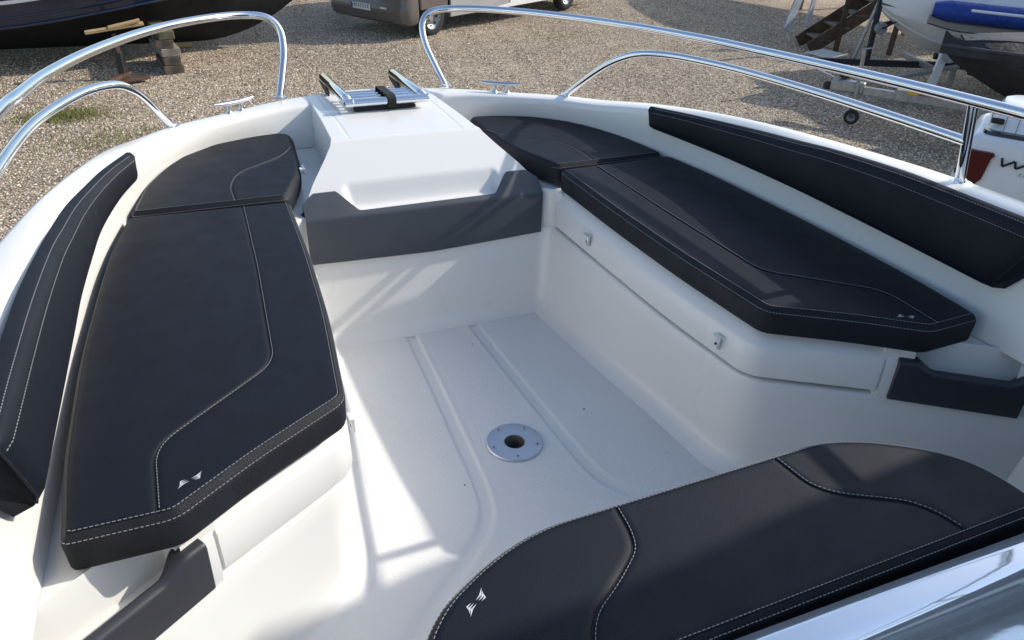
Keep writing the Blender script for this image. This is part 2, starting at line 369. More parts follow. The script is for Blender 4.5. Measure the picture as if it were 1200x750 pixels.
part(MB().loft(both(ringsh)), 'hull', gel, smooth=50)

# ---- floor: a fine sheet with two moulded water channels
CH = catmull([(.112, .74, 0), (.125, .4, 0), (.14, .1, 0), (.155, -.14, 0), (.185, -.25, 0), (.26, -.335, 0), (.42, -.48, 0), (.6, -.66, 0), (.8, -.9, 0)], 10)
def ch_dist(x, y):
    p = Vector((abs(x), y, 0)); best = 9; side = 1
    for a, b in zip(CH[:-1], CH[1:]):
        ab = b-a; t = max(0, min(1, (p-a).dot(ab)/ab.length_squared)); q = a+ab*t; d = (p-q).length
        if d < best: best = d; side = 1 if (p-a).cross(ab).z > 0 else -1
    return best*side
def fine(a, b, zones):
    v = [a]
    while v[-1] < b-1e-6:
        st = .03
        for lo, hi, s in zones:
            if lo <= v[-1] < hi: st = s
        v.append(min(b, v[-1]+st))
    return v
fx = fine(-1.1, 1.1, [(-.9, -.3, .012), (-.3, -.07, .0045), (-.07, .07, .03), (.07, .3, .0045), (.3, .9, .012)]); fy = fine(-2.4, .8, [(-.9, -.1, .012), (-.1, .8, .03), (-2.4, -.9, .1)])
def floor_z(x, y):
    if y < -.85 or abs(x) > .8: return 0
    d = ch_dist(x, y); t = abs(d)
    g = -.0042*(1-sstep(.014, .021, t))
    lip = .0010*math.exp(-((d-.025)/.006)**2)
    return g+lip
mb = MB(); mb.add([(x, y, floor_z(x, y)) for y in fy for x in fx], [(j*len(fx)+i, j*len(fx)+i+1, (j+1)*len(fx)+i+1, (j+1)*len(fx)+i) for j in range(len(fy)-1) for i in range(len(fx)-1) if max(math.hypot(a, b) for a in (fx[i], fx[i+1]) for b in (fy[j], fy[j+1])) > .079])
part(mb, 'cockpit_floor', gel_rough, smooth=60, recalc=False)

# ---- cockpit walls: U-shaped lofted liner with a radius to the floor
WT = [(1.30, -.86), (1.07, -.673), (.80, -.478), (.520, -.296), (.483, .0), (.468, .35), (.450, .765)]     # at height .29
WF = [(1.27, -.83), (1.02, -.66), (.76, -.49), (.52, -.30), (.492, .0), (.447, .33), (.412, .712)]          # at the floor
def upath(side):
    full = [Vector((x, y)) for x, y in side] + [Vector((-x, y)) for x, y in side[::-1]]
    rad = [0, .05, .03, .065, .1, .1, .05]; rad = rad + rad[::-1]; out = []
    for i, p in enumerate(full):
        if i in (0, len(full)-1): out.append(p); continue
        a = full[i-1]-p; b = full[i+1]-p; r = min(rad[i], a.length*.45, b.length*.45); A = p+a.normalized()*r; B = p+b.normalized()*r
        for k in range(9):
            t = k/8; q9 = A*(1-t)**2+p*2*t*(1-t)+B*t*t
            if k == 0:
                a9 = out[-1]; out += [a9.lerp(q9, j/14) for j in range(1, 14)]
            out.append(q9)
    return out
PT, PF = upath(WT), upath(WF)
def inward(path):
    n = []
    for i in range(len(path)):
        d = (path[min(i+1, len(path)-1)]-path[max(i-1, 0)]).normalized(); n.append(Vector((-d.y, d.x)))
    return n
NI = inward(PF)
rg = []
for off, z in ((.062, -.0015), (.05, .002), (.03, .010), (.016, .022), (.006, .040), (.0, .066)):
    rg.append([Vector((p.x+n.x*off, p.y+n.y*off, z)) for p, n in zip(PF, NI)])
for z in (.12, .2, .25, .288):
    t = (z-.066)/(.288-.066); rg.append([Vector((a.x*(1-t)+b.x*t, a.y*(1-t)+b.y*t, z)) for a, b in zip(PF, PT)])
def reveal(y, x): return .036 if (y < .72 and abs(x) < .778) else .0
rg.append([Vector((b.x-n.x*.003, b.y-n.y*.003, .295)) for b, n in zip(PT, NI)])
rg.append([Vector((b.x-n.x*(.007+reveal(b.y, b.x)*.2), b.y-n.y*(.007+reveal(b.y, b.x)*.2), .2975)) for b, n in zip(PT, NI)])
rg.append([Vector((b.x-n.x*(.006+reveal(b.y, b.x)), b.y-n.y*(.006+reveal(b.y, b.x)), .298)) for b, n in zip(PT, NI)])
rg.append([Vector((b.x-n.x*(.006+reveal(b.y, b.x)), b.y-n.y*(.006+reveal(b.y, b.x)), .425)) for b, n in zip(PT, NI)])
rg.append([Vector((b.x-n.x*(.010+reveal(b.y, b.x)), b.y-n.y*(.010+reveal(b.y, b.x)), .438)) for b, n in zip(PT, NI)])
def wall_keep(ring):        # leave the pocket openings out of the top rows
    return ring
mbw = MB(); nn = len(rg[0])
vs = [p for r in rg for p in r]; fs = []
for i in range(len(rg)-1):
    for k in range(nn-1):
        x = (rg[i][k].x+rg[i][k+1].x)/2
        if i >= len(rg)-5 and .84 < abs(x) < 1.03: continue
        fs.append((i*nn+k, i*nn+k+1, (i+1)*nn+k+1, (i+1)*nn+k))
mbw.add(vs, fs); part(mbw, 'cockpit_wall', gel, smooth=60)

# ---- seat lockers: lid panel with bevelled top, deck behind it, latches, pocket behind the grab panel
LID = [(.449, .712), (.459, .36), (.474, .02), (.508, -.30), (.69, -.412), (.782, -.470)]
def open_round(pts, rad, n=9):
    P = [Vector(p) for p in pts]; out = [P[0]]
    for i in range(1, len(P)-1):
        a = P[i-1]-P[i]; b = P[i+1]-P[i]; r = min(rad[i], a.length*.45, b.length*.45); A = P[i]+a.normalized()*r; B = P[i]+b.normalized()*r
        out += [A*(1-k/(n-1))**2+P[i]*2*(k/(n-1))*(1-k/(n-1))+B*(k/(n-1))**2 for k in range(n)]
    return out+[P[-1]]
P0, P1 = Vector((.80, -.478)), Vector((1.07, -.673)); pd = (P1-P0).normalized(); pn = Vector((-pd.y, pd.x))
for s in (1, -1):
    pth = open_round(LID, [0, .1, .1, .05, .05, 0]); nl = []
    for i in range(len(pth)):
        d = (pth[min(i+1, len(pth)-1)]-pth[max(i-1, 0)]).normalized(); nl.append(Vector((-d.y, d.x)))
    prof = [(.03, .322), (.006, .311), (.0015, .314), (0, .318), (.003, .399), (.0065, .4055), (.036, .438), (.042, .442), (.06, .4445), (.1, .4445)]
    rings = [[Vector((s*(p.x+n.x*o), p.y+n.y*o, z)) for o, z in prof] for p, n in zip(pth, nl)]
    def shr(r, k):   # soft ends
        return r
    lk = part(MB().loft(rings, False, True, True), 'locker_lid', gel, smooth=50)
    # seat deck
    B2 = [(p.x+.02, p.y) for p in b3 if p.y < 1.3 and p.y > -.75 and p.x > .6]
    poly = [(p.x+n.x*.052, p.y+n.y*.052) for p, n in zip(pth, nl)][::-1]
    inner = [(.80, -.458)] + poly + [(.468, .74), (.435, .778), (.38, .88), (.27, 1.0), (.25, 1.47)]
    outer_ = [tuple((P1+pn*.068).to_2d()), tuple((P0+pd*.045+pn*.068).to_2d()), tuple((P0+pd*.045).to_2d())]
    deckp = [(x*s, y) for x, y in ([(x, y) for x, y in B2] + [(.6, 1.42), (.4, 1.47), (.25, 1.48)] + inner[::-1][1:] + outer_[::-1] + [(1.06, -.70)])]
    mbd = MB(); n_ = len(deckp); mbd.add([(x, y, .4385) for x, y in deckp], [tuple(range(n_))]); part(mbd, 'seat_deck', gel, smooth=0)
    part(MB().prism([(s*x, y) for x, y in ((.408, .776), (.447, .752), (.466, .71), (.52, .72), (.52, .80), (.44, .86))], .30, .4370), 'corner_filler', gel, smooth=0, bevel=.008)
    ep = [Vector((.788, -.4742)), Vector((.812, -.4905)), Vector((.84, -.511))]; en = Vector((.57, .82))
    part(MB().loft([[Vector((s*(p.x+en.x*o), p.y+en.y*o, z)) for o, z in [(.03, .285), (.004, .285)]+prof[3:]] for p in ep], False, True, True), 'locker_end', gel, smooth=50)
    # open pocket behind the grab panel
    a0, a1 = P0+pd*.045, P1-pd*.02
    def q(v, z): return Vector((s*v.x, v.y, z))
    mbp = MB(); w = .068; lo = .352
    T = [q(a0, .386), q(a1, .386), q(a1+pn*w, .447), q(a0+pn*w, .447)]; F = [q(a0+pn*.01, lo), q(a1+pn*.01, lo), q(a1+pn*(w-.012), lo), q(a0+pn*(w-.012), lo)]
    mbp.add(T+F, [(4, 5, 6, 7), (1, 2, 6, 5), (2, 3, 7, 6), (3, 0, 4, 7), (0, 1, 5, 4)])
    part(mbp, 'pocket', gel, smooth=0)
    # grab panel: moulded plate with raised ends
    L = (P1-P0).length; mg = MB(); secs = []
    NU = 40
    for k in range(NU+1):
        u = .012 + (L-.03)*k/NU; f = u/L
        lug = max(1-sstep(.14, .30, f), sstep(.80, .92, f)); top = .393 + .022*lug; th = .009 + .020*lug
        c = P0+pd*u; outn = -pn
        secs.append([q(c+outn*.010, .298), q(c+outn*.013, .304), q(c+outn*.0155, top-.012), q(c+outn*.0135, top-.005), q(c+outn*.009, top-.001), q(c+outn*.004, top+.001), q(c+pn*(th-.006), top+.003), q(c+pn*(th-.001), top-.001), q(c+pn*th, top-.01), q(c+pn*.004, .298)])
    gp = part(MB().loft(secs, True, True, True), 'grab_panel', greyp2, smooth=40, bevel=.0025)
    # latches
    for (lx, ly, lz, ang) in ((.453, .470, .362, 0), (.4965, -.19, .352, 0)):
        mb = MB(); n0 = Vector((-1, 0, 0)); mb.box((s*(lx-.001), ly, lz), (.006, .022, .034)); lt = part(mb, 'latch', white_p, bevel=.002)
        mb = MB(); mb.box((s*(lx-.008), ly-.004, lz+.024), (.012, .030, .006)); mb.box((s*(lx-.011), ly-.014, lz+.006), (.005, .007, .034)); o = mb.build('hook', steel if s > 0 else white_p, lt, bevel=.0015)
        mb = MB(); mb.tube([(s*(lx-.004), ly+.003, lz-.004), (s*(lx-.0075), ly+.003, lz-.004)], .0035, 8); mb.build('keyhole', black, lt)

# ---- centre step box at the bow
HW = [(.772, .408), (.808, .406), (.87, .369), (.954, .307), (1.0, .276), (1.04, .265), (1.28, .256), (1.62, .246)]
def box_z(x, y):
    b = lerp1([(.77, .441), (1.008, .596), (1.02, .599), (1.2, .602), (1.62, .597)], y)
    hw = lerp1(HW, y)
    sc = .432 + .095*sstep(.815, .885, y) + 3*max(0, y-.882)
    k = 1-sstep(.250, .275, abs(x)-.06*(y-.78)/.15*0)
    z = b*(1-k)+min(b, sc)*k
    # lid seam on the flat top
    if y > 1.02 and y < 1.6:
        dl = min(abs(abs(x)-.205), abs(y-1.045) if abs(x) < .205 else 9) if abs(x) < .215 else 9
        z -= .0016*(1-sstep(.002, .005, dl))
    z += .0025*(1-(x/hw)**2)
    return z
mb = MB(); ys_ = fine(.772, 1.62, [(.772, 1.0, .007), (1.0, 1.08, .004), (1.08, 1.62, .03)]); NX = 121; rows = []
ts = [-1+2*i/(NX-1) for i in range(NX)]
for y in ys_:
    hw = lerp1(HW, y); row = []
    zt = box_z(0, y)
    edge = [(-1, -.30), (-1, -.12), (-.999, -.014), (-.996, -.007), (-.988, -.002)]
    L_ = [Vector((-hw*1.0 - .02*(k == 0), y, max(.30, box_z(hw, y)-.25) if k == 0 else box_z(hw, y)+dz)) for k, (u, dz) in enumerate(edge[1:4])]
    mid = [Vector((t*hw*.992, y, box_z(t*hw*.992, y))) for t in ts]
    Lp = [Vector((-hw-.012, y, .40)), Vector((-hw-.002, y, box_z(hw, y)-.022)), Vector((-hw-.0006, y, box_z(hw, y)-.009)), Vector((-hw*.9975, y, box_z(hw, y)-.003))]
    Rp = [Vector((-p.x, p.y, p.z)) for p in Lp[::-1]]
    rows.append(Lp+mid+Rp)
part(MB().loft(rows), 'step_box', gel, smooth=50)
# face under the step box (behind the grey panel)
mb = MB(); fr = rows[0]; mb.loft([[Vector((p.x, p.y-.002, p.z-.001)) for p in fr], [Vector((p.x, .7695, .36)) for p in fr], [Vector((p.x, .758, .24)) for p in fr]])
part(mb, 'bulkhead', gel, smooth=30)
# grey front panel: flat face bent slightly at the middle, two raised corner lugs lying on the slope
secs = []
NU = 96
for k in range(NU+1):
    x = -.414+.828*k/NU; ax = abs(x)
    lug = sstep(.236, .300, ax); lug = min(1, max(0, (ax-.238)/.062)); corner = max(0, (ax-.375)/.036)
    bow = .004*(1-(x/.414)**2)
    yf = .752-bow
    bot = .262 + .013*(ax/.414)
    up_ = lug*(1-.42*corner)                 # how far the lug reaches up the slope
    y1, z1 = .775+.062*up_, .440+.051*up_
    secs.append([Vector((x, yf+.006, bot)), Vector((x, yf, bot+.004)), Vector((x, yf+.0005, .425)), Vector((x, yf+.004, .4325)), Vector((x, yf+.010, .4375)), Vector((x, y1-.004, z1+.001)), Vector((x, y1, z1-.004)), Vector((x, y1+.001, z1-.016)), Vector((x, .78, .40)), Vector((x, .78, bot))])
part(MB().loft(secs, True, True, True), 'front_panel', greyp, smooth=32)
# small white catch on the box wall
mb = MB(); mb.box((-.372, 1.0, .515), (.008, .045, .022)); ct = part(mb, 'box_catch', white_p, bevel=.003); mb = MB(); mb.box((-.381, .99, .518), (.012, .02, .012)); mb.build('catch_tongue', white_p, ct, bevel=.002)

# ---- rails
UP = [(.348, 1.640, .592), (.322, 1.695, .665), (.298, 1.752, .745), (.300, 1.795, .82), (.345, 1.812, .865), (.44, 1.80, .878), (.56, 1.725, .884), (.70, 1.575, .890), (.83, 1.345, .899),
      (.941, 1.05, .912), (1.020, .761, .922), (1.055, .532, .930), (1.072, .409, .934), (1.078, .1, .951), (1.068, -.26, .970), (1.058, -.6, .983), (1.04, -1.1, .99)]
MID = [(.757, 1.305, .607), (.782, 1.245, .66), (.815, 1.14, .745), (.845, 1.05, .802), (.885, .965, .838), (.95, .85, .852), (1.017, .665, .856), (1.054, .489, .858), (1.074, .235, .863), (1.086, -.02, .866), (1.092, -.262, .868)]
POST = [(1.120, -.262, .757), (1.094, -.262, .865), (1.068, -.262, .970)]
def rail_set(s):
    m_ = lambda pts: [Vector((s*x, y, z)) for x, y, z in pts]
    rl = part(MB().tube(catmull(m_(UP), 8), .0143, 18), 'bow_rail', steel, smooth=80)
    MB().tube(catmull(m_(MID), 8), .0127, 16).build('lower_rail', steel, rl, smooth=80)
    MB().tube(m_(POST), .0127, 16).build('post', steel, rl, smooth=80)
    for p, nrm, sz in ((UP[0], (0, 0, 1), .026), (MID[0], (0, 0, 1), .024), (POST[0], (0, 0, 1), .03)):
        mb = MB(); mb.lathe([(0, .0), (sz, 0), (sz, .004), (sz*.8, .006), (.0145, .007), (.0145, .012), (0, .012)], (s*p[0], p[1], p[2]-.002), nrm, 24); f = mb.build('rail_foot', steel, rl, smooth=40)
rail_set(1); rail_set(-1)
# ---- cleats
def cleat(c, d, s):
    c = Vector((s*c[0], c[1], c[2])); d = Vector((s*d[0], d[1], d[2])).normalized(); mb = MB()
    pts = [c+d*t+Vector((0, 0, .034+.006*abs(t/.085)**2)) for t in [-.085+.17*i/12 for i in range(13)]]
    mb.tube(pts, [.0045, .006, .0075, .0085, .009, .009, .009, .009, .009, .0085, .0075, .006, .0045], 10)
    o = part(mb, 'cleat', white_p if False else steel_b, smooth=60)
    for t in (-.026, .026):
        k = MB(); k.lathe([(.014, 0), (.011, .004), (.0075, .012), (.0075, .03), (.009, .036)], c+d*t, (0, 0, 1), 14); k.build('cleat_foot', steel_b, o, smooth=60)
cleat((.535, 1.462, .597), (.85, -.53, .02), 1); cleat((.535, 1.462, .597), (.85, -.53, .02), -1)
# ---- folded telescopic boarding ladder on the bow
lad = link(bpy.data.objects.new('boarding_ladder', None), boat); lad.location = (0, 0, -G)
LZ = .628
for sx, ang in ((-1, 0), (1, 0)):
    X = .008+sx*.147
    a = Vector((X-.018, 1.715, LZ+.014)); b = Vector((X, 1.375, LZ+.012))
    mb = MB(); mb.tube([a, a.lerp(b, .03), b], [.013, .0195, .0195], 16); sr = mb.build('side_tube', steel, lad, smooth=60)
    for k, (yy, rr) in enumerate(((1.372, .0195), (1.352, .0185), (1.334, .0175), (1.318, .0165))):
        mb = MB(); mb.tube([(X, yy+.007, LZ+.012), (X, yy-.007, LZ+.011)], rr, 16); mb.build('collar', steel, sr, smooth=40, bevel=.002)
    mb = MB(); mb.tube([(X-.016, 1.31, LZ+.011), (X+.016, 1.31, LZ+.011)], .0165, 16); mb.build('end_cap', steel, sr, smooth=40, bevel=.002)
    mb = MB(); mb.tube([(X-.017, 1.31, LZ+.011), (X-.0165-.002, 1.31, LZ+.011)], .006, 10); mb.build('bolt', black, sr)
    mb = MB(); mb.bar((X-.030, 1.725, LZ+.010), (X-.024, 1.58, LZ-.026), .006, .036); mb.bar((X+.012, 1.72, LZ-.004), (X+.016, 1.60, LZ-.028), .006, .022); mb.build('hinge', black, lad, bevel=.002)
for k, (yy, zz, r_) in enumerate(((1.312, LZ+.010, .0150), (1.355, LZ+.006, .0095), (1.398, LZ+.004, .0095), (1.441, LZ+.002, .0095), (1.484, LZ, .0095))):
    mb = MB(); mb.tube([(-.125, yy, zz), (.14, yy, zz)], r_, 14); mb.build('rung', steel, lad, smooth=60, bevel=.001)
mb = MB(); mb.box((.0, 1.33, LZ-.017), (.24, .03, .012)); mb.box((.008, 1.42, LZ-.012), (.25, .15, .008)); mb.build('pad_and_gap_shade', black, lad, bevel=.003)  # rest pad, plus a black slab standing in for shade between the rungs
pth = [Vector((.022, y, z)) for y, z in ((1.36, LZ-.022), (1.298, LZ-.012), (1.292, LZ+.014), (1.305, LZ+.028), (1.33, LZ+.030), (1.38, LZ+.026), (1.44, LZ+.022), (1.485, LZ+.02), (1.492, LZ), (1.47, LZ-.02))]
mb = MB(); mb.loft([[p+Vector((-.016, 0, 0)), p+Vector((.016, 0, 0)), p+Vector((.016, .0006, .0025)), p+Vector((-.016, .0006, .0025))] for p in catmull(pth, 5)], True, True, True); mb.build('strap', strap_m, lad, smooth=40)
# ---- table socket in the floor
mb = MB(); mb.lathe([(.0300, -.06), (.0300, .006), (.031, .0068), (.074, .0085), (.0795, .0075), (.0825, .004), (.0830, -.002)], (0, 0, 0), n=56); ts_ = part(mb, 'table_socket', alum, smooth=35)
mb = MB(); mb.lathe([(0, -.055), (.0297, -.055), (.0297, .0045), (.0290, .0045), (.0275, -.02)], (0, 0, 0), n=40); mb.build('bore', hole, ts_, smooth=40)
for k in range(5):
    a = R(40+72*k); mb = MB(); mb.lathe([(0, .0088), (.0025, .0086), (.0048, .0105), (.0056, .0100), (.006, .008)], (.066*math.cos(a), .066*math.sin(a), 0), n=14); sc_ = mb.build('screw', steel_b, ts_, smooth=40)
    mb = MB(); mb.lathe([(0, .0101), (.0026, .0101)], (.066*math.cos(a)-.0005, .066*math.sin(a), 0), n=10); mb.add([], []); mb.build('screw_recess', black, ts_, smooth=0)

# ---- aft part: centre seat box, console with tilted screen, side screen wing
mb = MB(); q_ = [(-.44, -1.02), (-.44, -.90), (-.28, -.79), (.28, -.79), (.44, -.90), (.44, -1.02)]
mb.prism(q_, -.001, .432); part(mb, 'seat_box', gel, smooth=30, bevel=.012)
mb = MB(); mb.add([(-.14, -1.05, 0), (1.04, -1.05, 0), (1.04, -2.2, 0), (-.14, -2.2, 0), (-.14, -1.05, .36), (1.04, -1.05, .36), (1.04, -1.62, .86), (-.14, -1.62, .86), (1.04, -2.2, .86), (-.14, -2.2, .86)],
    [(0, 1, 5, 4), (4, 5, 6, 7), (7, 6, 8, 9), (0, 4, 7, 9, 3), (1, 2, 8, 6, 5), (2, 3, 9, 8)])
part(mb, 'console', mat('dark dashboard', (.03, .032, .036), .45, bump=(300, .2, .001)), smooth=20, bevel=.01)

# ================================================================== THE CUSHIONS
def cushion(name, poly, zt, zb, label, seams, group=None, rad=.02, edge_stitch=None, cham=.015, crown=.007, overh=.001):
    ccw = poly if area(poly) > 0 else poly[::-1]
    c = Vector((sum(p[0] for p in ccw)/len(ccw), sum(p[1] for p in ccw)/len(ccw), zb))
    root = empty(name, c, 0, label, 'cushion', group); inv = Matrix.Translation(-c)
    loc = [(x-c.x, y-c.y) for x, y in ccw]; H = zt-zb
    rg = rings_from(loc, [(overh+.012, .0), (overh+.002, .003), (overh*.6, .010), (.0, H*.45), (-.001, H-cham-.004), (.0004, H-cham), (.004, H-cham+.006), (cham*.66, H-.0008), (cham*.9, H-.0030), (cham+.03, H-.0030)], rad)
    MB().loft(rg, True, True, True).build('border', vinyl_side, root, smooth=55)
    panels = [[(x, y, max(.004, (rad[i] if isinstance(rad, list) else rad)-cham*.62)) for i, (x, y) in enumerate(offset(loc, cham*.62))]]
    for sm in seams:
        sm = [(x-c.x, y-c.y) for x, y in sm]
        best = None
        new = []
        done = False
        for p in panels:
            # split the panel nearest to the seam's middle
            new.append(p)
        mid = Vector(sm[len(sm)//2]).to_2d()
        def inside(p):
            r = False
            for a, b in zip(p, p[1:]+p[:1]):
                if (a[1] > mid.y) != (b[1] > mid.y) and mid.x < (b[0]-a[0])*(mid.y-a[1])/(b[1]-a[1])+a[0]: r = not r
            return r
        k = next((i for i, p in enumerate(panels) if inside(p)), 0)
        a, b = split(panels[k], sm); e0, e1 = [p for p in a if len(p) > 2 and p[2] == .004 and p in b]
        if (Vector(e0[:2])-Vector(sm[0])).length > (Vector(e1[:2])-Vector(sm[0])).length: e0, e1 = e1, e0
        sm = [e0[:2]] + list(sm[1:-1]) + [e1[:2]]
        fine_sm = [(v.x, v.y) for v in open_round([Vector(p).to_2d() for p in sm], [.05]*len(sm), 8)]; panels[k:k+1] = [a, b]
        P = resample([Vector((x, y, H+.0008)) for x, y in fine_sm], .008)
        off = []
        for i, p in enumerate(P):
            d = (P[min(i+1, len(P)-1)]-P[max(i-1, 0)]).normalized(); off.append(p+Vector((-d.y, d.x, 0))*.004)
        stitch(off, root, zoff=.0008)
    for p in panels: top_panel(p, H, root, crown=crown)
    for i0, i1 in (edge_stitch or []):
        n = len(loc); idx = [(i0+k) % n for k in range(((i1-i0) % n)+1)]
        for d, z in ((cham*.62+.004, H+.0010), (.0008, H-cham+.0025)):
            q0 = rounded(offset(loc, d), [max(.003, (rad[i] if isinstance(rad, list) else rad)-d) for i in range(n)])
            pts = [Vector((*q0[i*5+k], z)) for i in idx for k in range(5)]
            stitch(pts, root, zoff=.0006)
    return root, c
SEAT = [(.461, .722), (.466, .354), (.482, .01), (.514, -.312), (.69, -.421), (.832, -.524), (.998, -.520), (1.008, -.32), (1.000, .01), (.972, .354), (.952, .55), (.915, .742)]
srad = [.015, .1, .1, .028, .05, .022, .014, .07, .12, .12, .08, .03]
sseam = [(.598, .74), (.608, .314), (.630, -.146), (.862, -.342), (.859, -.53)]
def flip_idx(n, pairs): return [(n-1-b, n-1-a) for a, b in pairs]
n = len(SEAT)
r1, c1 = cushion('seat_cushion', SEAT, .522, .446, 'long charcoal seat cushion on the starboard bench over the two steel latches', [sseam], 'bench cushions', rad=srad, edge_stitch=[(0, 6)])
r2, c2 = cushion('seat_cushion', mirror_poly(SEAT), .522, .446, 'long charcoal seat cushion on the port bench with light stitching', [[(-x, y) for x, y in sseam]], 'bench cushions', rad=srad[::-1], edge_stitch=flip_idx(n, [(0, 6)]))
BOWC = [(.462, .752), (.400, .93), (.376, 1.03), (.352, 1.36), (.385, 1.405), (.50, 1.385), (.632, 1.333), (.745, 1.23), (.805, 1.13), (.868, .97), (.906, .756)]
brad = [.02, .06, .1, .03, .03, .05, .08, .08, .08, .08, .02]
bseam = [(.612, .75), (.615, .89), (.58, 1.0), (.42, 1.125), (.362, 1.22)]
r3, c3 = cushion('bow_cushion', BOWC, .525, .450, 'curved charcoal corner cushion at the bow beside the starboard cleat', [bseam], 'corner cushions', rad=brad, edge_stitch=[(10, 2)])
r4, c4 = cushion('bow_cushion', mirror_poly(BOWC), .525, .450, 'curved charcoal corner cushion at the bow beside the port cleat', [[(-x, y) for x, y in bseam]], 'corner cushions', rad=brad[::-1], edge_stitch=flip_idx(11, [(10, 2)]))
MIDC = [(-.556, -1.015), (-.553, -.955), (-.54, -.888), (-.49, -.826), (-.39, -.768), (-.29, -.737), (.31, -.731), (.40, -.765), (.49, -.825), (.54, -.885), (.556, -.955), (.558, -1.015)]
mseams = [[(-.153, -.735), (-.158, -.80), (-.170, -.838), (-.225, -.882), (-.287, -.921), (-.315, -.965), (-.318, -1.01)], [(.186, -.735), (.197, -.825), (.23, -.862), (.33, -.918), (.358, -.955), (.371, -1.015)]]
r5, c5 = cushion('centre_cushion', MIDC, .502, .425, 'wide three panel charcoal cushion with rounded front in front of the screen', mseams, rad=[.02, .04, .06, .08, .08, .08, .08, .08, .08, .06, .04, .02], edge_stitch=[(11, 0), (1, 10)], cham=.012, crown=.012)
emblem((.812-c1.x, -.462-c1.y), R(-38), r1, .022, .522-.446+.0015)
emblem((-.806-c2.x, -.452-c2.y), R(12), r2, .022, .522-.446+.0015)
emblem((-.440-c5.x, -.842-c5.y), R(26), r5, .023, .502-.425+.0024)

# ---- backrest pads along the coaming
PB = [(.866, .815, .606), (.914, .686, .597), (.953, .497, .594), (.969, .312, .596), (.981, .127, .597), (.985, -.01, .597), (.989, -.147, .597), (.997, -.36, .594), (1.002, -.505, .592)]
PTI = [(.862, .830, .672), (.912, .672, .684), (.948, .52, .694), (.972, .366, .708), (.984, .206, .724), (.991, .065, .741), (.997, -.17, .757), (1.001, -.40, .763), (1.003, -.59, .765)]
PTO = [(.882, .84, .678), (.936, .67, .691), (.968, .528, .702), (.998, .366, .716), (1.011, .206, .732), (1.018, .065, .748), (1.028, -.17, .765), (1.032, -.40, .769), (1.037, -.61, .772)]
def backrest(s, label):
    c = Vector((s*.96, .15, .595)); root = empty('backrest_cushion', c, 0, label, 'cushion', 'backrest pads')
    b_, ti, to = catmull(PB, 6), catmull(PTI, 6), catmull(PTO, 6); N = len(b_); secs = []; st1 = []; st2 = []
    for k in range(N):
        B, I, O = b_[k], ti[k], to[k]; t = k/(N-1)
        taper = 1.0
        out = (O-I); out.z = 0; out.normalize(); e = min(1, min(t, 1-t)/.018); e = math.sqrt(max(0, 1-(1-e)**2)); th = .012+.026*e
        bulge = -out*(.010*e)
        Bb = B+out*(.006-.006*e); F = (I-B)
        ring = [Bb+out*.035, Bb+out*.006, Bb-out*.002*e+F*.03, B+F*.12+bulge*.7, B+F*.4+bulge*1.1, B+F*.75+bulge*.9, B+F*.86+bulge*.7, I+bulge*.35-Vector((0, 0, .006)), I+out*.003, I.lerp(O, .5)+Vector((0, 0, .003)), O, O+out*.003-Vector((0, 0, .008)), O+out*.002-Vector((0, 0, .06))]
        secs.append([Vector((s*p.x, p.y, p.z))-c for p in ring])
        st1.append(Vector((s*(I+out*.006).x, I.y, I.z+.0025))-c); st2.append(Vector((s*(B+F*.87+bulge*.72-out*.0012).x, (B+F*.87).y, (B+F*.87).z))-c)
    MB().loft(secs, True, True, True).build('pad', vinyl, root, smooth=50)
    stitch(st1[1:], root); stitch(st2[1:], root)
    # closing piping across the aft end
    L = secs[-1]; P = [L[2], L[3], L[4], L[5], L[7]]
    mb = MB(); mb.tube([p+Vector((0, -.001, 0)) for p in P], .0022, 6); mb.build('piping', vinyl_side, root)
    return root
backrest(1, 'long slim charcoal backrest pad along the starboard gunwale above the bench')
backrest(-1, 'long slim charcoal backrest pad along the port gunwale above the bench')

# ---- screen and wing at the console (starboard side)
scr = link(bpy.data.objects.new('windscreen', None), boat); scr.location = (0, 0, -G)
rows = []
for k in range(25):
    u = -.15+1.2*k/24; by = -1.03-.02*u-.02*max(0, u-.8); rows.append([Vector((u, by-.47*t, .487+.04*t+.75*max(0, t-.10)**1.6)) for t in [i/24 for i in range(25)]])
sg = MB().loft(rows).build('screen_glass', tint, scr, smooth=60)
sm_ = sg.modifiers.new('thick', 'SOLIDIFY'); sm_.thickness = .006
MB().tube([r[0]+Vector((0, .002, -.006)) for r in rows], .004, 8).build('screen_seal', black, scr, smooth=60)
MB().tube([r[-1] for r in rows], .012, 10).build('screen_frame', black, scr, smooth=60)

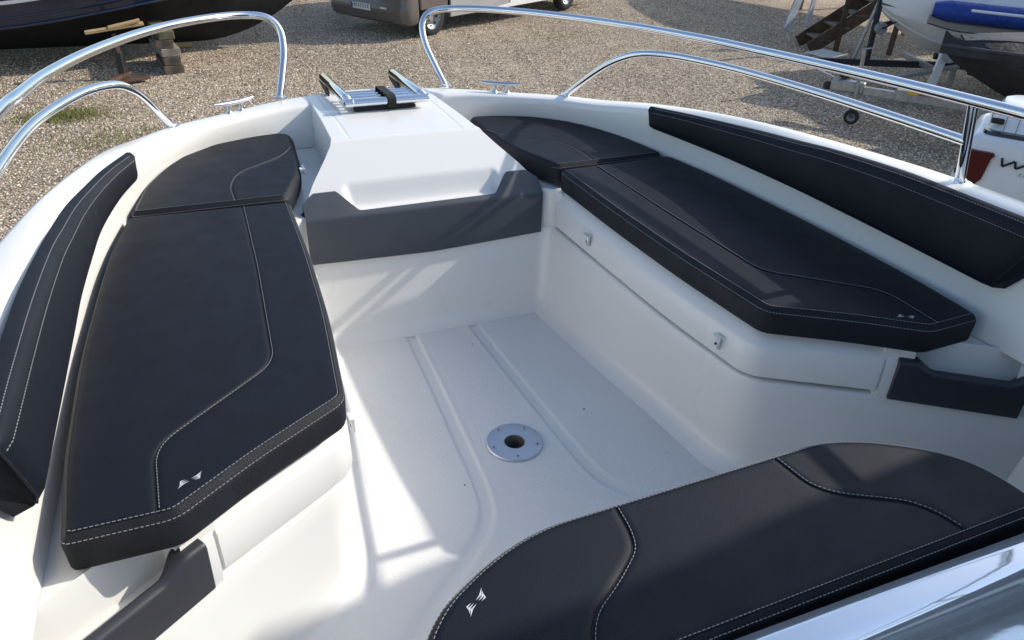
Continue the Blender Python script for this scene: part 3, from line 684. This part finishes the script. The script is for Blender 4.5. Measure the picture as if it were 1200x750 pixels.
# ================================================================== YARD: NAVY BOAT ON BLOCKS
nb = empty('navy_boat', (-2.5, 13.1, G), 0, 'dark navy boat hull propped on timber blocks and a steel stand', 'boat')
rings_t, rings_b, stripe = [], [], []
for k in range(29):
    x = -5.5+k*.256; t = k/28; w = 1.45*(1-max(0, (t-.45)/.55)**2.2)+.02
    zc = -.86 + 1.0*max(0, (x+2.9)/6.0)**1.15 if x > -2.9 else -.86
    zk = -1.40+.85*max(0, (t-.72)/.28)**2; zs = .75+.35*t; yc = 13.15
    lx = x+2.5
    def V(y, z): return Vector((lx, y-13.1, z-G))
    A = [V(yc-w*1.12, zs), V(yc-w*1.12-.02, zs-.3), V(yc-w*1.06, -.2+.2*t), V(yc-w*1.0, zc+.12), V(yc-w*.985, zc+.02), V(yc-w*.965, zc)]
    rings_t.append(A + [Vector((p.x, 2*(yc-13.1)-p.y, p.z)) for p in A[::-1]])
    Bm = [V(yc-w*.965, zc), V(yc-w*.90, zc-.015), V(yc-w*.62, zc*.55+zk*.45+.02), V(yc-w*.58, zc*.52+zk*.48-.02), V(yc-w*.3, zc*.2+zk*.8), V(yc, zk)]
    rings_b.append(Bm + [Vector((p.x, 2*(yc-13.1)-p.y, p.z)) for p in Bm[-2::-1]])
    stripe.append((lx, yc-w*1.045, zc+.335, w))
MB().loft(rings_t, False, True, True).build('topsides', navy, nb, smooth=40)
MB().loft(rings_b, False).build('bottom', antifoul, nb, smooth=30)
MB().loft([[Vector((x, y-13.1-.012, z-G)), Vector((x, y-13.1-.02, z-G+.05))] for x, y, z, w in stripe[:18]]).build('boot_stripe', white_p, nb, smooth=40)
MB().tube([r[4]+Vector((0, -.012, .0)) for r in rings_t], .022, 8).build('spray_rail', navy, nb, smooth=60)
MB().tube([r[3]+Vector((0, -.006, .03)) for r in rings_t[8:]], .014, 8).build('rub_strip', navy, nb, smooth=60)
# stand with wedge
stn = empty('boat_stand', (-1.47, 11.2, G), 0, 'rusty steel prop with fresh pine wedges under the navy hull', 'boat stand')
MB().bar((0.02, 0, .06), (0, .06, .62), .055, .055).build('post', rust, stn, bevel=.004)
MB().bar((0.01, 0.02, .05), (0.015, .03, .36), .085, .085).build('sleeve', darkmetal, stn, bevel=.004)
MB().bar((-.28, -.46, .035), (.36, -.20, .045), .12, .03).build('foot_plate', rust, stn, bevel=.004)
MB().bar((-.2, -.30, .03), (.10, .05, .06), .06, .05).build('foot_strut', rust, stn, bevel=.004)
MB().bar((-.36, .0, .655), (.42, .06, .745), .14, .035).build('wedge', wood_new, stn, bevel=.003)
MB().bar((-.05, .01, .71), (.38, .05, .792), .14, .03).build('wedge', wood_new, stn, bevel=.003)
z = G; mats_ = [wood_old, wood_old, mat('pale timber', (.34, .29, .23), .85, bump=(50, .5, .004), vary=(7, .45)), wood_old, wood_moss]
lab = ['lowest brown timber block of the stack under the navy hull', 'second timber block from the ground in the stack under the navy hull', 'pale middle timber block in the stack under the navy hull', 'brown timber block below the mossy top one', 'mossy green timber block on top of the stack under the navy hull']
for k in range(5):
    h = (.135, .125, .12, .125, .12)[k]; dx = (0.02, .03, -.01, -.03, -.02)[k]; w = (.28, .24, .27, .25, .22)[k]
    b = mesh_obj('timber_block', *(lambda mm: (mm.v, mm.f))(MB().box((0, 0, h/2), (w, .95, h-.004))), mats_[k], smooth=0, bevel=.008)
    b.location = (-.82+dx, 11.72, z); b.rotation_euler = (0, 0, R(random.uniform(-5, 5)+8)); z += h
    tag(b, lab[k], 'timber block', 'timber blocks under the navy hull')
b = MB().box((0, 0, .05), (.42, .14, .07), Matrix.Rotation(R(10), 3, 'Z')).build('plank', wood_new, bevel=.004); b.location = (-.62, 13.2, G+.0); tag(b, 'short fresh pine plank beside the timber stack', 'plank')

# ================================================================== MOTORHOME
Aang = math.atan2(2.31, 4.06); W1 = Vector((3.95, 13.22)); ax = Vector((math.cos(Aang), math.sin(Aang))); bx = Vector((ax.y, -ax.x))
Ov = W1-ax*.78-bx*1.0
van = empty('motorhome', (Ov.x, Ov.y, G), Aang, 'taupe motorhome with number plate parked on the gravel', 'motorhome')
def plan(x0, x1, hw, r): return rounded([(x0, -hw), (x1, -hw), (x1, hw), (x0, hw)], [r, .1, .1, r], 10)
def shell(name, prof, m, **k):
    rg = [[Vector((x, y, z)) for x, y in plan(x0, x1, hw, r)] for x0, x1, hw, r, z in prof]
    return MB().loft(rg, True, True, True).build(name, m, van, **k)
shell('front_bumper', [(.10, .42, 1.00, .35, .25), (.03, .42, 1.05, .38, .30), (0, .42, 1.07, .38, .42), (-.01, .42, 1.07, .38, .56), (.02, .42, 1.07, .38, .60), (.02, .42, 1.06, .38, .72)], taupe, smooth=40)
MB().box((.47, 0, .36), (.10, 1.85, .10)).build('chassis', black, van)
shell('body', [(.06, 6.8, 1.06, .35, .74), (.08, 6.8, 1.08, .35, 1.1), (.5, 6.8, 1.10, .3, 1.5), (1.2, 6.8, 1.12, .3, 2.1), (1.0, 6.8, 1.12, .3, 2.85), (1.3, 6.7, 1.0, .3, 2.95)], grey_skirt, smooth=30)
for x0, x1 in ((1.22, 3.1), (3.12, 4.95), (5.85, 6.75)):
    MB().box(((x0+x1)/2, -1.08, .535), (x1-x0-.015, .04, .44)).build('side_skirt', grey_skirt if x0 < 3 else white_p, van, bevel=.01)
sk = [(2.2, .30), (3.1, .30), (3.9, .30), (4.9, .33)]
MB().add([(2.0, -1.108, .315), (4.9, -1.108, .33), (4.9, -1.108, .50), (3.4, -1.108, .42)], [(0, 1, 2, 3)]).build('white_flash', white_p, van, smooth=0)
MB().box((3.7, 0, .50), (5.6, 1.7, .3)).build('underbody', black, van)
MB().box((.78, -1.04, .62), (.76, .1, .22)).build('wheel_arch', taupe, van, bevel=.02)
def van_wheel(x, y, s=-1):
    w = MB().lathe([(.215, -.10), (.30, -.11), (.335, -.085), (.345, -.03), (.345, .03), (.335, .085), (.30, .11), (.215, .10)], (x, y, .345), (0, s, 0), 40).build('wheel', rubber, van, smooth=50)
    MB().lathe([(.0, .045), (.06, .05), (.07, .03), (.14, .02), (.19, .055), (.215, .075), (.222, .1)], (x, y, .345), (0, s, 0), 32).build('rim', galv, w, smooth=40)
    for k in range(8):
        a = 2*math.pi*k/8; MB().tube([(x+.165*math.cos(a), y+s*.03, .345+.165*math.sin(a)), (x+.165*math.cos(a), y+s*.046, .345+.165*math.sin(a))], .025, 10).build('rim_hole', black, w)
van_wheel(.78, -.94); van_wheel(5.4, -.94)
npl = MB().box((-.012, .10, .50), (.012, .52, .115)).build('number_plate', plate_m, van, bevel=.003)
MB().box((-.0195, .335, .50), (.004, .045, .105)).build('country_band', plate_blue, npl)
for y_, w_ in ((.27, .035), (.22, .03), (.15, .035), (.09, .03), (.03, .035), (-.04, .03), (-.10, .035)):
    MB().box((-.0190, y_, .515), (.003, w_*.32, .06)).box((-.0190, y_-w_*.3, .53), (.003, w_*.6, .016)).box((-.0190, y_-w_*.2, .487), (.003, w_*.7, .014)).build('plate_character', ink, npl, smooth=0)
MB().box((-.02, -.52, .53), (.02, .16, .03)).build('marker_lamp', plate_m, van, bevel=.004)
MB().box((.115, -.93, .36), (.02, .13, .035), Matrix.Rotation(R(50), 3, 'Z')).build('reflector', plate_m, van, bevel=.004)

# ================================================================== RIGHT SIDE OF THE YARD
HR = Vector((.921, -.39, 0)); HB = Vector((.39, .921, 0))      # along the row of boats (to the stern) / across
def along(o, a, b, z): return Vector((o[0]+HR.x*a+HB.x*b, o[1]+HR.y*a+HB.y*b, z))
# white boat with blue tube
wo = (9.32, 7.66); wb = empty('white_boat', (wo[0], wo[1], G), math.atan2(HR.y, HR.x), 'white boat with a blue fabric tube cover on a trailer', 'boat')
rg = []; deck = []; tube_c = []
for k in range(24):
    t = k/23; x = t*4.6; w = 1.0*min(1, (t/.5))**.6 if t > 0 else .0
    zs = 1.48-.16*t; zk = 1.28*(1-min(1, t/.26))**1.3*.98+.60*(min(1, t/.26)); zc = zs-.42+.02*t if t > .0 else zs-.1
    zc = max(zk+.04, 1.02-.12*t+.20*(1-min(1, t/.2)))
    A = [Vector((x, -w, zs)), Vector((x, -w*.98, zs-.2)), Vector((x, -w*.9, zc+.03)), Vector((x, -w*.86, zc)), Vector((x, -w*.45, zc*.5+zk*.5)), Vector((x, -w*.43, zc*.48+zk*.52-.02)), Vector((x, 0, zk))]
    rg.append(A+[Vector((p.x, -p.y, p.z)) for p in A[-2::-1]])
MB().loft(rg, False, True, True).build('hull', white_p, wb, smooth=30)
tp = [r[1]+Vector((0, -.06, .05)) for r in rg[3:]]
MB().tube(tp, [.10]+[.145]*(len(tp)-2)+[.14], 14).build('tube_cover', blue_fab, wb, smooth=70)
MB().tube([r[1]+Vector((0, -.19, .10)) for r in rg[5:14]], .022, 8).build('white_stripe', white_p, wb, smooth=60)
mbx = MB(); mbx.loft([[r[2]+Vector((0, -.02, .02)), r[2]+Vector((0, -.05, .10)), r[2]+Vector((0, -.02, .13))] for r in rg[3:]], True, True, True); mbx.build('grey_strake', grey_skirt, wb, smooth=40)
MB().loft([[r[2]+Vector((0, -.03, -.005)), r[2]+Vector((0, -.045, .012))] for r in rg[3:]]).build('black_line', black, wb, smooth=40)
# its trailer
tb = empty('boat_trailer', (wo[0], wo[1], G), math.atan2(HR.y, HR.x), 'dark boat trailer with winch post under the white boat', 'trailer')
MB().bar((-1.1, 0, .42), (4.5, 0, .42), .08, .10).build('drawbar', darkmetal, tb, bevel=.005)
MB().bar((.05, 0, .45), (.02, 0, 1.45), .07, .07).build('winch_post', darkmetal, tb, bevel=.005)
MB().tube([(-.15, .05, .45), (.10, .05, 1.7)], .028, 8).build('pole', galv, tb)
w_ = MB().tube([(.1, -.12, .95), (.1, .12, .95)], .09, 14).build('winch', galv, tb, bevel=.008); MB().bar((.1, -.14, .95), (.28, -.14, 1.06), .02, .02).build('crank', black, w_)
MB().bar((.15, 0, 1.0), (.42, 0, 1.06), .07, .05).build('bow_stop', black, tb, bevel=.008)
for b_ in (-.55, .55): MB().bar((1.4, b_, .45), (4.5, b_, .5), .07, .10).build('side_rail', darkmetal, tb)
for x_ in (.9, 1.6): MB().bar((x_, -.6, .45), (x_, .6, .45), .06, .08).build('crossbar', galv, tb)
for y_ in (-.75, .75):
    w_ = MB().lathe([(.13, -.08), (.25, -.09), (.29, -.05), (.29, .05), (.25, .09), (.13, .08)], (3.2, y_, .30), (0, 1, 0), 28).build('wheel', rubber, tb, smooth=40)
    MB().lathe([(0, .05), (.10, .06), (.135, .085)], (3.2, y_, .30), (0, -1 if y_ < 0 else 1, 0), 20).build('rim', galv, w_)
# dark covered boat in front of it
do = (7.74, 5.12); db = empty('covered_boat', (do[0], do[1], G), math.atan2(HR.y, HR.x), 'low boat under a charcoal cover with pointed bow', 'boat')
rg = []
for k in range(20):
    t = k/19; x = t*3.8; w = .85*min(1, t/.45)**.75+.01; zt = 1.33+.05*sstep(0, .15, t); zs = 1.26-.04*t; zk = 1.22-.62*min(1, (t/.3))**.8
    A = [Vector((x, 0, zt+.02)), Vector((x, -w*.6, zt-.02)), Vector((x, -w, zs)), Vector((x, -w*.99, zs-.10)), Vector((x, -w*.72, zk+.2)), Vector((x, 0, zk))]
    rg.append(A+[Vector((p.x, -p.y, p.z)) for p in A[-2:0:-1]])
MB().loft(rg, True, True, True).build('hull', char_fab, db, smooth=35)
MB().loft([[r[1]+Vector((0, 0, .006)), r[0]+Vector((0, 0, .01)), Vector((r[1].x, -r[1].y, r[1].z+.006))] for r in rg[1:]]).build('cover', grey_fab, db, smooth=50)
MB().tube([r[2] for r in rg], .02, 8).build('cover_hem', grey_fab, db, smooth=60)
# near trailer with jockey wheel
co = Vector((7.60, 6.50, 0)); dd = (Vector((8.53, 5.14, 0))-co).normalized(); da = math.atan2(dd.y, dd.x)
tr = empty('boat_trailer', (co.x, co.y, G), da, 'galvanised boat trailer with a jockey wheel and brake lever beside the drawbar', 'trailer')
MB().bar((.25, 0, .45), (4.4, 0, .47), .09, .10).build('drawbar', galv, tr, bevel=.006)
MB().bar((-.02, 0, .47), (.42, 0, .48), .13, .15).build('coupling_body', galv, tr, bevel=.02)
MB().lathe([(0, .0), (.05, 0), (.06, .03), (.055, .08), (.03, .10), (0, .10)], (-.06, 0, .40), n=20).build('coupling_head', black, tr, smooth=50)
MB().lathe([(.0, -.05), (.08, -.05), (.095, -.02), (.095, .02), (.08, .05), (0, .05)], (.12, .08, .64), (0, 1, 0), 20).build('rubber_gaiter', black, tr, smooth=50)
MB().bar((.10, .04, .52), (-.26, .05, .62), .03, .02).build('brake_lever', galv, tr, bevel=.004)
MB().tube([(.36, -.09, .25), (.30, -.09, .98)], .026, 12).build('jockey_tube', galv, tr, smooth=60)
MB().tube([(.27, -.09, .98), (.34, -.09, 1.0), (.42, -.09, 1.02)], .010, 8).build('jockey_handle', galv, tr)
MB().bar((.33, -.13, .20), (.36, -.13, .09), .02, .012).bar((.33, -.05, .20), (.36, -.05, .09), .02, .012).bar((.345, -.14, .21), (.345, -.04, .21), .06, .03).build('fork', darkmetal, tr)
jw = MB().lathe([(.055, -.03), (.085, -.034), (.1, -.02), (.1, .02), (.085, .034), (.055, .03)], (.36, -.09, .10), (0, 1, 0), 28).build('jockey_wheel', rubber, tr, smooth=40)
MB().lathe([(0, .02), (.02, .03), (.03, .01), (.058, .03)], (.36, -.09, .10), (0, -1, 0), 20).build('rim', galv, jw, smooth=40); MB().lathe([(0, .02), (.02, .03), (.03, .01), (.058, .03)], (.36, -.09, .10), (0, 1, 0), 20).build('rim', galv, jw, smooth=40)
MB().box((1.02, -.01, .525), (.14, .11, .05)).build('tape_band', yellow_p, tr, bevel=.004)
MB().tube([(1.1, -.05, .53), (1.6, -.05, .54), (2.4, -.04, .54)], .02, 8).build('cable', red_p, tr); MB().tube([(.9, .03, .53), (2.4, .03, .54)], .018, 8).build('cable', galv, tr)
MB().box((.90, 0, .47), (.16, .12, .14)).build('clamp', galv, tr, bevel=.006)
rk = MB().bar((1.9, -.1, .52), (2.6, -.3, .62), .08, .06).build('roller_bracket', galv, tr, bevel=.006)
for y_ in (-.6, .6): MB().bar((1.6, 0, .45), (2.6, y_, .42), .07, .09).bar((2.6, y_, .42), (4.4, y_, .42), .07, .09).build('frame_arm', galv, tr, bevel=.005)
for y_ in (-.8, .8):
    w_ = MB().lathe([(.13, -.08), (.25, -.09), (.28, -.05), (.28, .05), (.25, .09), (.13, .08)], (3.4, y_, .29), (0, 1, 0), 28).build('wheel', rubber, tr, smooth=40)
    MB().lathe([(0, .05), (.10, .06), (.135, .085)], (3.4, y_, .29), (0, -1 if y_ < 0 else 1, 0), 20).build('rim', galv, w_)
# keel roller unit standing by the covered boat's trailer
ro = empty('keel_roller', (9.55, 6.55, G), math.atan2(HR.y, HR.x), 'grey keel roller bracket and beam below the covered bow', 'roller')
MB().bar((-.5, 0, .42), (.35, 0, .60), .10, .05).build('beam', galv, ro, bevel=.005)
MB().bar((0, -.05, .3), (.06, -.05, .78), .05, .12).build('bracket', plate_m, ro, bevel=.006)
rl_ = MB().lathe([(.03, -.06), (.12, -.06), (.10, 0), (.12, .06), (.03, .06)], (.12, -.05, .78), (0, 1, 0), 20).build('roller', grey_skirt, ro, smooth=40)
MB().bar((-.5, 0, .0), (-.5, 0, .44), .06, .06).bar((.3, 0, 0), (.3, 0, .58), .06, .06).build('leg', galv, ro)
# white vehicle tail
vo = Vector((5.405, 2.755, 0)); vz = R(-56)
wv = empty('box_trailer', (vo.x, vo.y, G), vz, 'white box trailer with ribbed lid, red tail lamp and dark lettering', 'trailer')
def wpanel(name, m, pts, **k): return MB().loft(pts, **{kk: vv for kk, vv in k.items() if kk in ('closed', 'cap0', 'cap1')}).build(name, m, wv, smooth=40, bevel=k.get('bevel', 0))
# local axes: +x to the car's right side, +y forward into the car, z up
def body_ring(z, y0, x0, r=.12): return [Vector((x, y, z)) for x, y in rounded([(x0, y0), (1.62, y0), (1.62, .95), (x0, .95)], [r, r, .1, .1], 8)]
MB().loft([body_ring(.28, .06, .04), body_ring(.40, -.01, .0), body_ring(.62, -.02, -.01), body_ring(.66, .0, 0), body_ring(1.00, .02, .0), body_ring(1.06, .05, .02), body_ring(1.085, .10, .06)], True, True, True).build('body', white_p, wv, smooth=40)
MB().loft([[Vector((x, y, z)) for x, y in rounded([(.09+i, .10+j), (1.53-i, .10+j), (1.53-i, .88), (.09+i, .88)], [.1, .1, .1, .1], 8)] for i, j, z in ((.0, .0, 1.08), (.0, .01, 1.115), (.02, .03, 1.118))], True, True, True).build('window_seal', glass_dark, wv, smooth=40)
MB().loft([[Vector((x, y, z)) for x, y in rounded([(.12+i, .16+j), (1.50-i, .16+j), (1.50-i, .84), (.12+i, .84)], [.08, .08, .1, .1], 8)] for i, j, z in ((.0, .0, 1.11), (.03, .16, 1.25), (.05, .24, 1.285), (.1, .32, 1.30))], True, True, True).build('roof_cover', white_p, wv, smooth=40)
for k in range(13):
    x = .23+k*.095; MB().add([Vector((x+dx, .155+.16*t+dy, 1.12+.14*t)) for t, dx, dy in ((0, -.005, -.006), (0, .005, -.006), (1, .005, -.006), (1, -.005, -.006))], [(0, 1, 2, 3)]).build('cover_rib', grey_skirt, wv, smooth=0)
MB().box((.17, .20, 1.19), (.10, .06, .045), Matrix.Rotation(R(-20), 3, 'X')).build('handle_recess', black, wv, bevel=.01)
tl = MB().loft([[Vector((x, y, z)) for x, y in ((-.02, .16), (-.02, .0), (.01, -.03), (.22+k_, -.022), (.22+k_, .05))] for k_, z in ((-.06, .68), (-.02, .74), (.0, .92), (.02, .955), (.0, .97))], True, True, True).build('tail_lamp', red_lens, wv, smooth=40, bevel=.006)
MB().box((-.012, .02, .70), (.04, .12, .10)).build('reverse_lens', plate_m, wv, bevel=.01)
# lettering W I (slanted strokes) and the small line below it
def stroke(mb, a, b, w=.019): mb.bar((a[0], -.0035, a[1]), (b[0], -.0035, b[1]), w, .004, up=(0, 1, 0))
mb = MB(); bx0, bz, hh = .295, .875, .07
for a, b in (((0, 1), (.02, 0)), ((.02, 0), (.10, .85)), ((.10, .85), (.12, 0)), ((.12, 0), (.22, 1))): stroke(mb, (bx0+a[0], bz+a[1]*hh), (bx0+b[0], bz+b[1]*hh))
stroke(mb, (bx0+.23, bz), (bx0+.255, bz+hh*.72))
stroke(mb, (bx0+.275, bz), (bx0+.30, bz+hh*.72)); stroke(mb, (bx0+.29, bz+hh*.70), (bx0+.36, bz+hh*.70))
mb.build('lettering', ink, wv, smooth=0)
mb = MB()
for k in range(6): stroke(mb, (bx0+.16+k*.035, bz-.05), (bx0+.17+k*.035, bz-.025), .006); stroke(mb, (bx0+.16+k*.035, bz-.05), (bx0+.18+k*.035, bz-.05), .005)
mb.build('small_lettering', grey_skirt, wv, smooth=0)
# wooden steps with loose boards
stp = empty('wooden_steps', (10.95, 10.35, G), math.atan2(HR.y, HR.x), 'old brown wooden steps standing in the shade of the yard', 'steps')
for b_ in (-.25, .45): MB().bar((-.25, b_, .05), (1.5, b_, 1.35), .05, .24).build('stringer', wood_brown, stp, bevel=.004)
for k in range(5): MB().box((.0+k*.3, .1, .22+k*.235), (.26, .75, .035)).build('tread', wood_old, stp, bevel=.004)
for k in (0, 3): MB().bar((.25+k*.35, -.28, .0), (.28+k*.35, -.28, 1.7), .08, .08).build('post', wood_brown, stp, bevel=.004)
for k, (a, b, w, m_, lb) in enumerate((((10.25, 10.55, .35), (10.72, 10.75, 1.35), .22, wood_grey, 'pale painted board leaning against the wooden steps, the wider one'), ((10.62, 10.42, .42), (10.9, 10.62, 1.4), .13, wood_grey, 'pale narrow board leaning on the wooden steps'))):
    o = MB().bar((0, 0, 0), Vector(b)-Vector(a), w, .03, up=(.3, -1, .2)).build('leaning_board', m_, bevel=.004); o.location = Vector(a)+Vector((0, 0, G)); tag(o, lb, 'board')
rk = empty('wire_rack', (10.62, 9.75, G), .3, 'white wire rack lying on the gravel by the wooden steps', 'rack')
for k in range(9): MB().tube([(-.3+k*.075, -.25, .05), (-.3+k*.075, .25, .07)], .008, 6).build('wire', white_p, rk)
for y_ in (-.25, .25): MB().tube([(-.33, y_, .06), (.33, y_, .06)], .011, 6).build('frame_wire', white_p, rk)
# unseen hull of invented shape, added to shade the ground by the steps
lb = empty('shade_hull', (15.0, 13.3, G), R(90), 'unseen white hull on posts behind the wooden steps, added for its shade', 'boat')
rg = []
for k in range(16):
    t = k/15; x = -3.9+7.6*t; w = 1.3*(1-max(0, (t-.5)/.5)**2)+.02; zk = .95+.5*max(0, (t-.7)/.3)**2
    A = [Vector((x, -w, 2.55+.2*t)), Vector((x, -w*.95, 1.6)), Vector((x, -w*.9, 1.35)), Vector((x, 0, zk))]; rg.append(A+[Vector((p.x, -p.y, p.z)) for p in A[-2::-1]])
MB().loft(rg, False, True, True).build('hull', white_p, lb, smooth=30)
for x_ in (-2.2, 1.2):
    for y_ in (-.9, .9): MB().bar((x_, y_, 0), (x_, y_*.95, 1.3), .12, .12).build('support_post', wood_old, lb)

# unseen casters of invented shape, added so that their shade reaches the view
def add_shade_hull(loc, rz, L_, W_, H_, label):
    lb = empty('shade_hull', (loc[0], loc[1], G), rz, label, 'boat'); rg = []
    for k in range(16):
        t = k/15; x = -L_/2+L_*t; w = W_*(1-max(0, (t-.5)/.5)**2)+.02; zk = .75+.5*max(0, (t-.7)/.3)**2
        A = [Vector((x, -w, H_+.2*t)), Vector((x, -w*.95, 1.5)), Vector((x, -w*.9, 1.2)), Vector((x, 0, zk))]; rg.append(A+[Vector((p.x, -p.y, p.z)) for p in A[-2::-1]])
    MB().loft(rg, False, True, True).build('hull', white_p, lb, smooth=30)
    for x_ in (-L_*.3, L_*.2):
        for y_ in (-W_*.6, W_*.6): MB().bar((x_, y_, 0), (x_, y_*.95, 1.2), .12, .12).build('support_post', wood_old, lb)
add_shade_hull((14.7, 5.2), R(98), 7.6, 1.3, 3.6, 'unseen white hull on posts beyond the box trailer, added for its shade')
cb = empty('shade_caster', (3.2, -2.0, G), 0, 'added unseen shade caster with a grey tarpaulin standing alongside to starboard', 'boat')  # invented body out of view, added to shade cockpit floor and centre cushion
HT = [(-.265, 1.2), (-.285, 1.9), (-.31, 2.1), (-.37, 2.28), (-.45, 2.45), (-.56, 2.54), (-.64, 2.4), (-.69, 2.1), (-.72, 1.92), (-.77, 1.9), (-.81, 2.0), (-.84, 2.3), (-.865, 2.42), (-.885, 2.7), (-.94, 2.8), (-1.3, 2.85), (-1.6, 2.72), (-2.2, 2.8), (-3.6, 2.6), (-4.2, 1.6)]  # ridge heights shaped by where its shadow should end
rg = []
for y, h in HT:
    yy = y+2.0; w = .5+.3*min(1, max(0, (-y-.26)/.8)); zz = h-G; zl = .85
    rg.append([Vector((-w, yy, zl)), Vector((-w-.05, yy, zl+.5)), Vector((-w*.6, yy, zz-.35)), Vector((-.2, yy, zz)), Vector((.2, yy, zz-.02)), Vector((w*.7, yy, zz-.4)), Vector((w+.05, yy, zl+.5)), Vector((w, yy, zl))])
MB().loft(rg, True, True, True).build('silhouette', grey_fab, cb, smooth=50)
for x_ in (-.35, .35):
    for y_ in (1.2, -1.6): MB().bar((x_, y_, 0), (x_, y_, .95), .12, .12).build('support_post', wood_old, cb)
